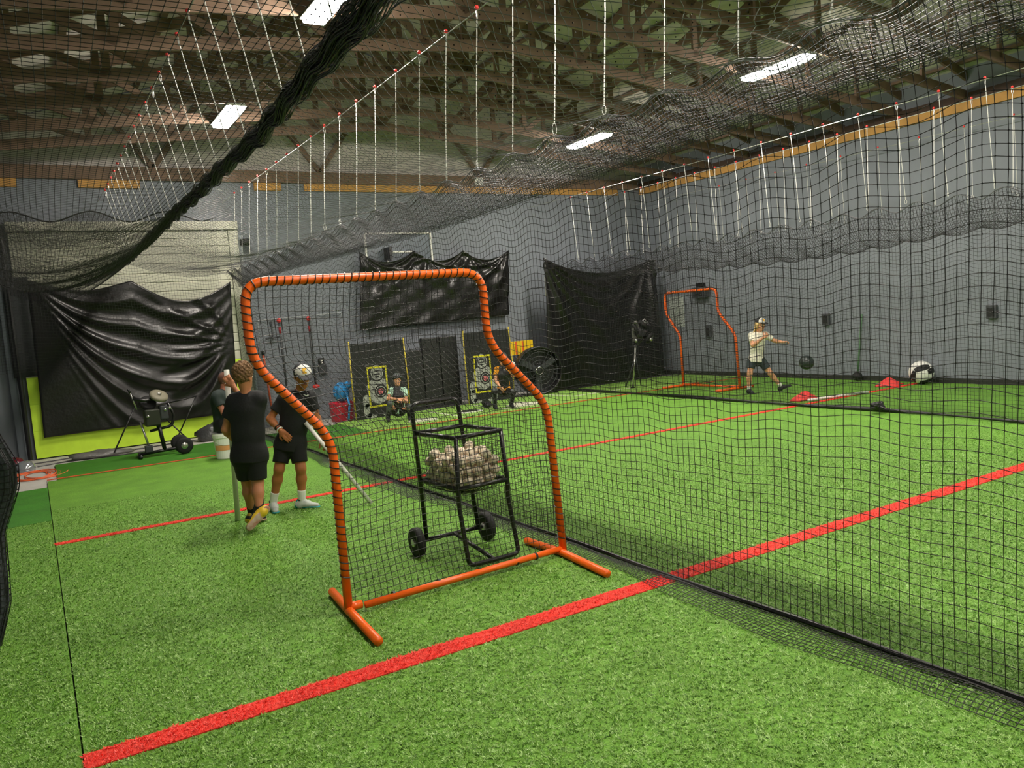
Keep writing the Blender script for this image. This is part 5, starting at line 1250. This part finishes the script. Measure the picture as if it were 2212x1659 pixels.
# --- child in mint shirt with catcher gear
B5 = (5.62, 13.30)
def q5(u, v, d=0.0): return pl(u, v, B5, d)
fk = nrm([-0.30, -0.95, 0]); M_vest = mat('gear_black', '#19191b', 0.5); M_guard = mat('guard_grey', '#54585a', 0.45, var=0.2, scale=12)
def crouch(label, q, B, hdp, sh, el, wr, pel, kn, an, shirt, hands, skin, s, extra):
    J = dict(head=q(*hdp), neck=q(hdp[0], hdp[1]+16, 0.02), chest=(q(*sh[0])+q(*sh[1]))/2+np.array([0, 0, -0.10]), pel=q(*pel), shL=q(*sh[0]), shR=q(*sh[1]), elL=q(*el[0]), elR=q(*el[1]), wrL=q(*wr[0]), wrR=q(*wr[1]),
             hipL=q(pel[0]-6, pel[1]+1, pel[2]), hipR=q(pel[0]+6, pel[1]+1, pel[2]), knL=q(*kn[0]), knR=q(*kn[1]), anL=q(*an[0]), anR=q(*an[1]))
    for k in ('anL', 'anR'): J[k][2] = 0.07
    t, H = person(label, B, J, s, skin, fk, fk+[0.1, 0, -0.05], (0, 0, 1), shirt, M_blk, mat('brown_hair', '#7a5738', 0.8), 0.009, hands, [('L', fk, (0, 0, 1), M_capk, M_black, None), ('R', fk, (0, 0, 1), M_capk, M_black, None)], long_pants=True, head_s=s*1.22)
    hd, hf, hu, hr, hs = (H[k] for k in ('hd', 'hf', 'hu', 'hr', 'hs'))
    # helmet pushed up on the head, with wire cage on top
    sd = SDF(0.007); c = hd+hu*0.055*hs-hf*0.012*hs; sd.ell(c, (hr, hf, hu), (0.108*hs, 0.120*hs, 0.118*hs), 0.01); sd.cut(c-hu*0.02*hs+hf*0.02*hs, -hu+0.35*hf)
    V, F = sd.mesh(); hl = link('helmet', np_mesh('helmet', V, F, M_vest), t, True)
    def hp(az, el, f=1.05): return c+hr*0.108*f*hs*math.sin(az)*math.cos(el)+hf*0.120*f*hs*math.cos(az)*math.cos(el)+hu*0.118*f*hs*math.sin(el)
    for el in (0.25, 0.55, 0.85, 1.15):
        MB().tube([hp(a, el) for a in np.linspace(-1.2, 1.2, 9)], 0.0045, 5).build('cage_bar', mat('cage_steel', '#7f8688', 0.35, metal=0.4), hl, world=False)
    for a in (-1.2, -0.6, 0.0, 0.6, 1.2):
        MB().tube([hp(a, e) for e in np.linspace(0.15, 1.2, 7)], 0.0045, 5).build('cage_bar', MATS['cage_steel'], hl, world=False)
    # chest protector
    sd = SDF(0.008); ch = J['chest']; pe = J['pel']
    sd.cap(J['neck']+fk*0.055*s-np.array([0, 0, 0.03]), ch+fk*0.075*s, 0.12*s, 0.165*s, 0.03, (fk, 0.5)).cap(ch+fk*0.085*s, pe*0.55+ch*0.45+fk*0.09*s, 0.165*s, 0.14*s, 0.03, (fk, 0.5))
    V, F = sd.mesh(); link('chest_protector', np_mesh('chest_protector', V, F, M_vest), t, True)
    for q_ in 'LR':
        sd = SDF(0.008); a = J['kn'+q_]+fk*0.035*s; b = J['an'+q_]+fk*0.04*s+np.array([0, 0, 0.03]); sd.cap(a+[0, 0, 0.02], b, 0.085*s, 0.062*s, 0.02, (fk, 0.6))
        V, F = sd.mesh(); g = link('shin_guard', np_mesh('shin_guard', V, F, M_guard), t, True)
    extra(t, J, H, s)
def ex5(t, J, H, s):
    c = (J['chest']+J['pel'])/2+fk*0.175*s+np.array([0, 0, 0.05]); u = np.cross(fk, [0, 0, 1])
    MB().prism([c+u*a+np.array([0, 0, b]) for a, b in ((-0.04, 0), (0.04, 0), (0.02, 0.012), (0.006, 0.014), (0, 0.05), (-0.006, 0.014), (-0.02, 0.012))], tuple(fk*0.004)).build('chest_mark', mat('pale_mark', '#d8c9a2', 0.6), t)
crouch('child in mint sleeves and black catcher gear crouching beside the first target', q5, B5, (858, 822, -0.02), [(845, 844, 0.0), (875, 844, 0.0)], [(838, 861, -0.10), (878, 868, -0.08)], [(862, 862, -0.26), (866, 864, -0.26)],
       (861, 888, 0.06), [(842, 874, -0.22), (884, 880, -0.18)], [(838, 903, -0.10), (884, 898, -0.05)], mat('mint_shirt', '#bfe6cf', 0.8), [('L', nrm([0.8, -0.5, 0.1]), nrm([0, 0.5, -1]), 0.7, 1), ('R', nrm([-0.8, -0.5, -0.1]), nrm([0, 0.5, -1]), 0.7, 1)], M_sk3, 0.66, ex5)
# --- child in orange shirt with catcher gear
B6 = (7.45, 12.98)
def q6(u, v, d=0.0): return pl(u, v, B6, d)
def ex6(t, J, H, s):
    sd = SDF(0.008); p = J['pel']+np.array([0, 0, 0.02]); u = np.cross(fk, [0, 0, 1]); sd.cap(p-u*0.06+fk*0.05, p+u*0.06+fk*0.05, 0.11*s, 0.11*s, 0.02, (fk, 0.8)); sd.cut(p+[0, 0, 0.05], [0, 0, 1]); sd.cut(p-[0, 0, 0.02], [0, 0, -1])
    V, F = sd.mesh(); link('shirt_hem', np_mesh('shirt_hem', V, F, MATS['orange_shirt']), t, True)
    c = J['wrR']; MB().ball(tuple(c+np.array([0.02, -0.05, 0.05])), 0.075, 12, 8, (1, 0.7, 1.1)).build('white_mitt', M_white, t, smooth=True)
crouch('child in orange shirt and catcher gear crouching by the second target raising a white mitt', q6, B6, (1085, 778, -0.02), [(1072, 799, 0.0), (1101, 799, 0.0)], [(1070, 820, -0.08), (1108, 812, -0.06)], [(1080, 836, -0.22), (1102, 796, -0.20)],
       (1088, 843, 0.06), [(1068, 845, -0.22), (1108, 848, -0.18)], [(1068, 868, -0.10), (1104, 866, -0.05)], mat('orange_shirt', '#e59a17', 0.8), [('L', nrm([0.5, -0.4, -0.7]), nrm([0.3, 0.5, 0]), 0.7, 1), ('R', nrm([0.1, -0.2, 0.9]), nrm([-0.2, -0.9, 0]), 0.5, 1)], M_sk3, 0.70, ex6)

# ------------------------------------------------------------------ turf fibres near the camera (instanced tufts)
def tuft_object(name, cols):
    m = bpy.data.materials.new(name); m.use_nodes = True; N = m.node_tree.nodes; L = m.node_tree.links; b = N['Principled BSDF']
    b.inputs['Roughness'].default_value = 0.42; b.inputs['Specular IOR Level'].default_value = 0.45
    oi = N.new('ShaderNodeObjectInfo'); rp = N.new('ShaderNodeValToRGB'); e = rp.color_ramp.elements
    e[0].position = 0.0; e[0].color = (*lin(cols[0]), 1); e[1].position = 1.0; e[1].color = (*lin(cols[-1]), 1)
    for i, c in enumerate(cols[1:-1]): k = e.new((i+1)/(len(cols)-1)); k.color = (*lin(c), 1)
    L.new(oi.outputs['Random'], rp.inputs[0]); L.new(rp.outputs[0], b.inputs['Base Color'])
    mb = MB(); r_ = random.Random(3)
    for i in range(7):
        a = r_.uniform(0, 6.28); ln = r_.uniform(0.012, 0.022); le = r_.uniform(0.45, 1.25); w0 = 0.0016
        bx, by = r_.uniform(-0.010, 0.010), r_.uniform(-0.010, 0.010); d = Vector((math.cos(a)*math.sin(le), math.sin(a)*math.sin(le), math.cos(le))); sd_ = Vector((-math.sin(a), math.cos(a), 0))*w0
        p = Vector((bx, by, 0)); q = p+d*ln*0.55; e2 = p+d*ln+Vector((0, 0, -0.003))
        mb.add([p-sd_, p+sd_, q+sd_, q-sd_, e2+sd_*0.4, e2-sd_*0.4], [(0, 1, 2, 3), (3, 2, 4, 5)])
    me = mb.mesh(name, m)
    return bpy.data.objects.new(name, me)
def scatter(name, label, pts, scl, tuft):
    me = bpy.data.meshes.new(name); me.vertices.add(len(pts)); me.vertices.foreach_set('co', np.asarray(pts, np.float32).ravel())
    at = me.attributes.new('size', 'FLOAT', 'POINT'); at.data.foreach_set('value', np.asarray(scl, np.float32))
    o = link(name, me, fo, False); o['kind'] = 'stuff'; o['label'] = label
    ng = bpy.data.node_groups.new(name, 'GeometryNodeTree'); ng.interface.new_socket('Geometry', in_out='INPUT', socket_type='NodeSocketGeometry'); ng.interface.new_socket('Geometry', in_out='OUTPUT', socket_type='NodeSocketGeometry')
    N = ng.nodes; L = ng.links; gi = N.new('NodeGroupInput'); go = N.new('NodeGroupOutput')
    mp = N.new('GeometryNodeMeshToPoints'); ip = N.new('GeometryNodeInstanceOnPoints'); oi = N.new('GeometryNodeObjectInfo'); oi.inputs['Object'].default_value = tuft; oi.inputs['As Instance'].default_value = True
    rv = N.new('FunctionNodeRandomValue'); rv.data_type = 'FLOAT_VECTOR'; rv.inputs[0].default_value = (-0.25, -0.25, 0); rv.inputs[1].default_value = (0.25, 0.25, 6.283)
    na = N.new('GeometryNodeInputNamedAttribute'); na.data_type = 'FLOAT'; na.inputs['Name'].default_value = 'size'
    L.new(gi.outputs[0], mp.inputs['Mesh']); L.new(mp.outputs[0], ip.inputs['Points']); L.new(oi.outputs['Geometry'], ip.inputs['Instance']); L.new(rv.outputs[0], ip.inputs['Rotation']); L.new(na.outputs['Attribute'], ip.inputs['Scale']); L.new(ip.outputs[0], go.inputs[0])
    md = o.modifiers.new('tufts', 'NODES'); md.node_group = ng
    return o
rng = np.random.RandomState(21)
NT = 560000
cx_ = rng.uniform(XL, 10.0, NT); cy_ = rng.uniform(0.6, 10.0, NT)
dep = 0.5157*cx_+0.8523*cy_+0.15
pc = (RW.T @ (np.stack([cx_, cy_, np.zeros(NT)], 0)-C0[:, None])); uu = IMW/2+FPX*pc[0]/pc[2]; vv = IMH/2+FPX*pc[1]/pc[2]
dens = np.interp(dep, [2, 3.5, 5, 7, 9, 10.5], [1.0, 1.0, 0.8, 0.55, 0.4, 0.1])
keep = (dep > 1.2) & (uu > -350) & (uu < IMW+350) & (vv < IMH+350) & (rng.uniform(0, 1, NT) < dens)
X_, Y_ = cx_[keep], cy_[keep]; size = np.interp(dep[keep], [2, 5, 8, 10.5], [0.85, 0.85, 0.85, 0.35])*rng.uniform(0.7, 1.2, keep.sum())
l1 = 3.74-0.12*X_/XR; l2 = 8.20-0.15*X_/XR
red = (X_ > 0) & ((np.abs(Y_-l1) < 0.071) | (np.abs(Y_-l2) < 0.048))
near1 = (X_ > -0.01) & ((np.abs(Y_-l1) < 0.082) | (np.abs(Y_-l2) < 0.058))
ok = ~near1 & (np.abs(X_) > 0.012) & ~((X_ < 0) & (Y_ > 9.4))
z0 = np.full(len(X_), -0.001)
P_ = np.stack([X_, Y_, z0], -1)
tg = tuft_object('green_tuft', ['#4a7d14', '#629226', '#74a236', '#86b248', '#b4d688'])
scatter('turf_fibres', 'short green synthetic grass fibres', P_[ok], size[ok], tg)
tr_ = tuft_object('red_tuft', ['#d81c10', '#f83020', '#ff4434', '#ff705c'])
Pr_ = P_[red].copy(); Pr_[:, 2] = 0.004
rr_ = np.concatenate([Pr_, Pr_+rng.uniform(-0.006, 0.006, Pr_.shape)*[1, 1, 0]])
scatter('turf_fibres', 'short red synthetic fibres of the lines', rr_, np.concatenate([size[red]]*2)*0.85, tr_)
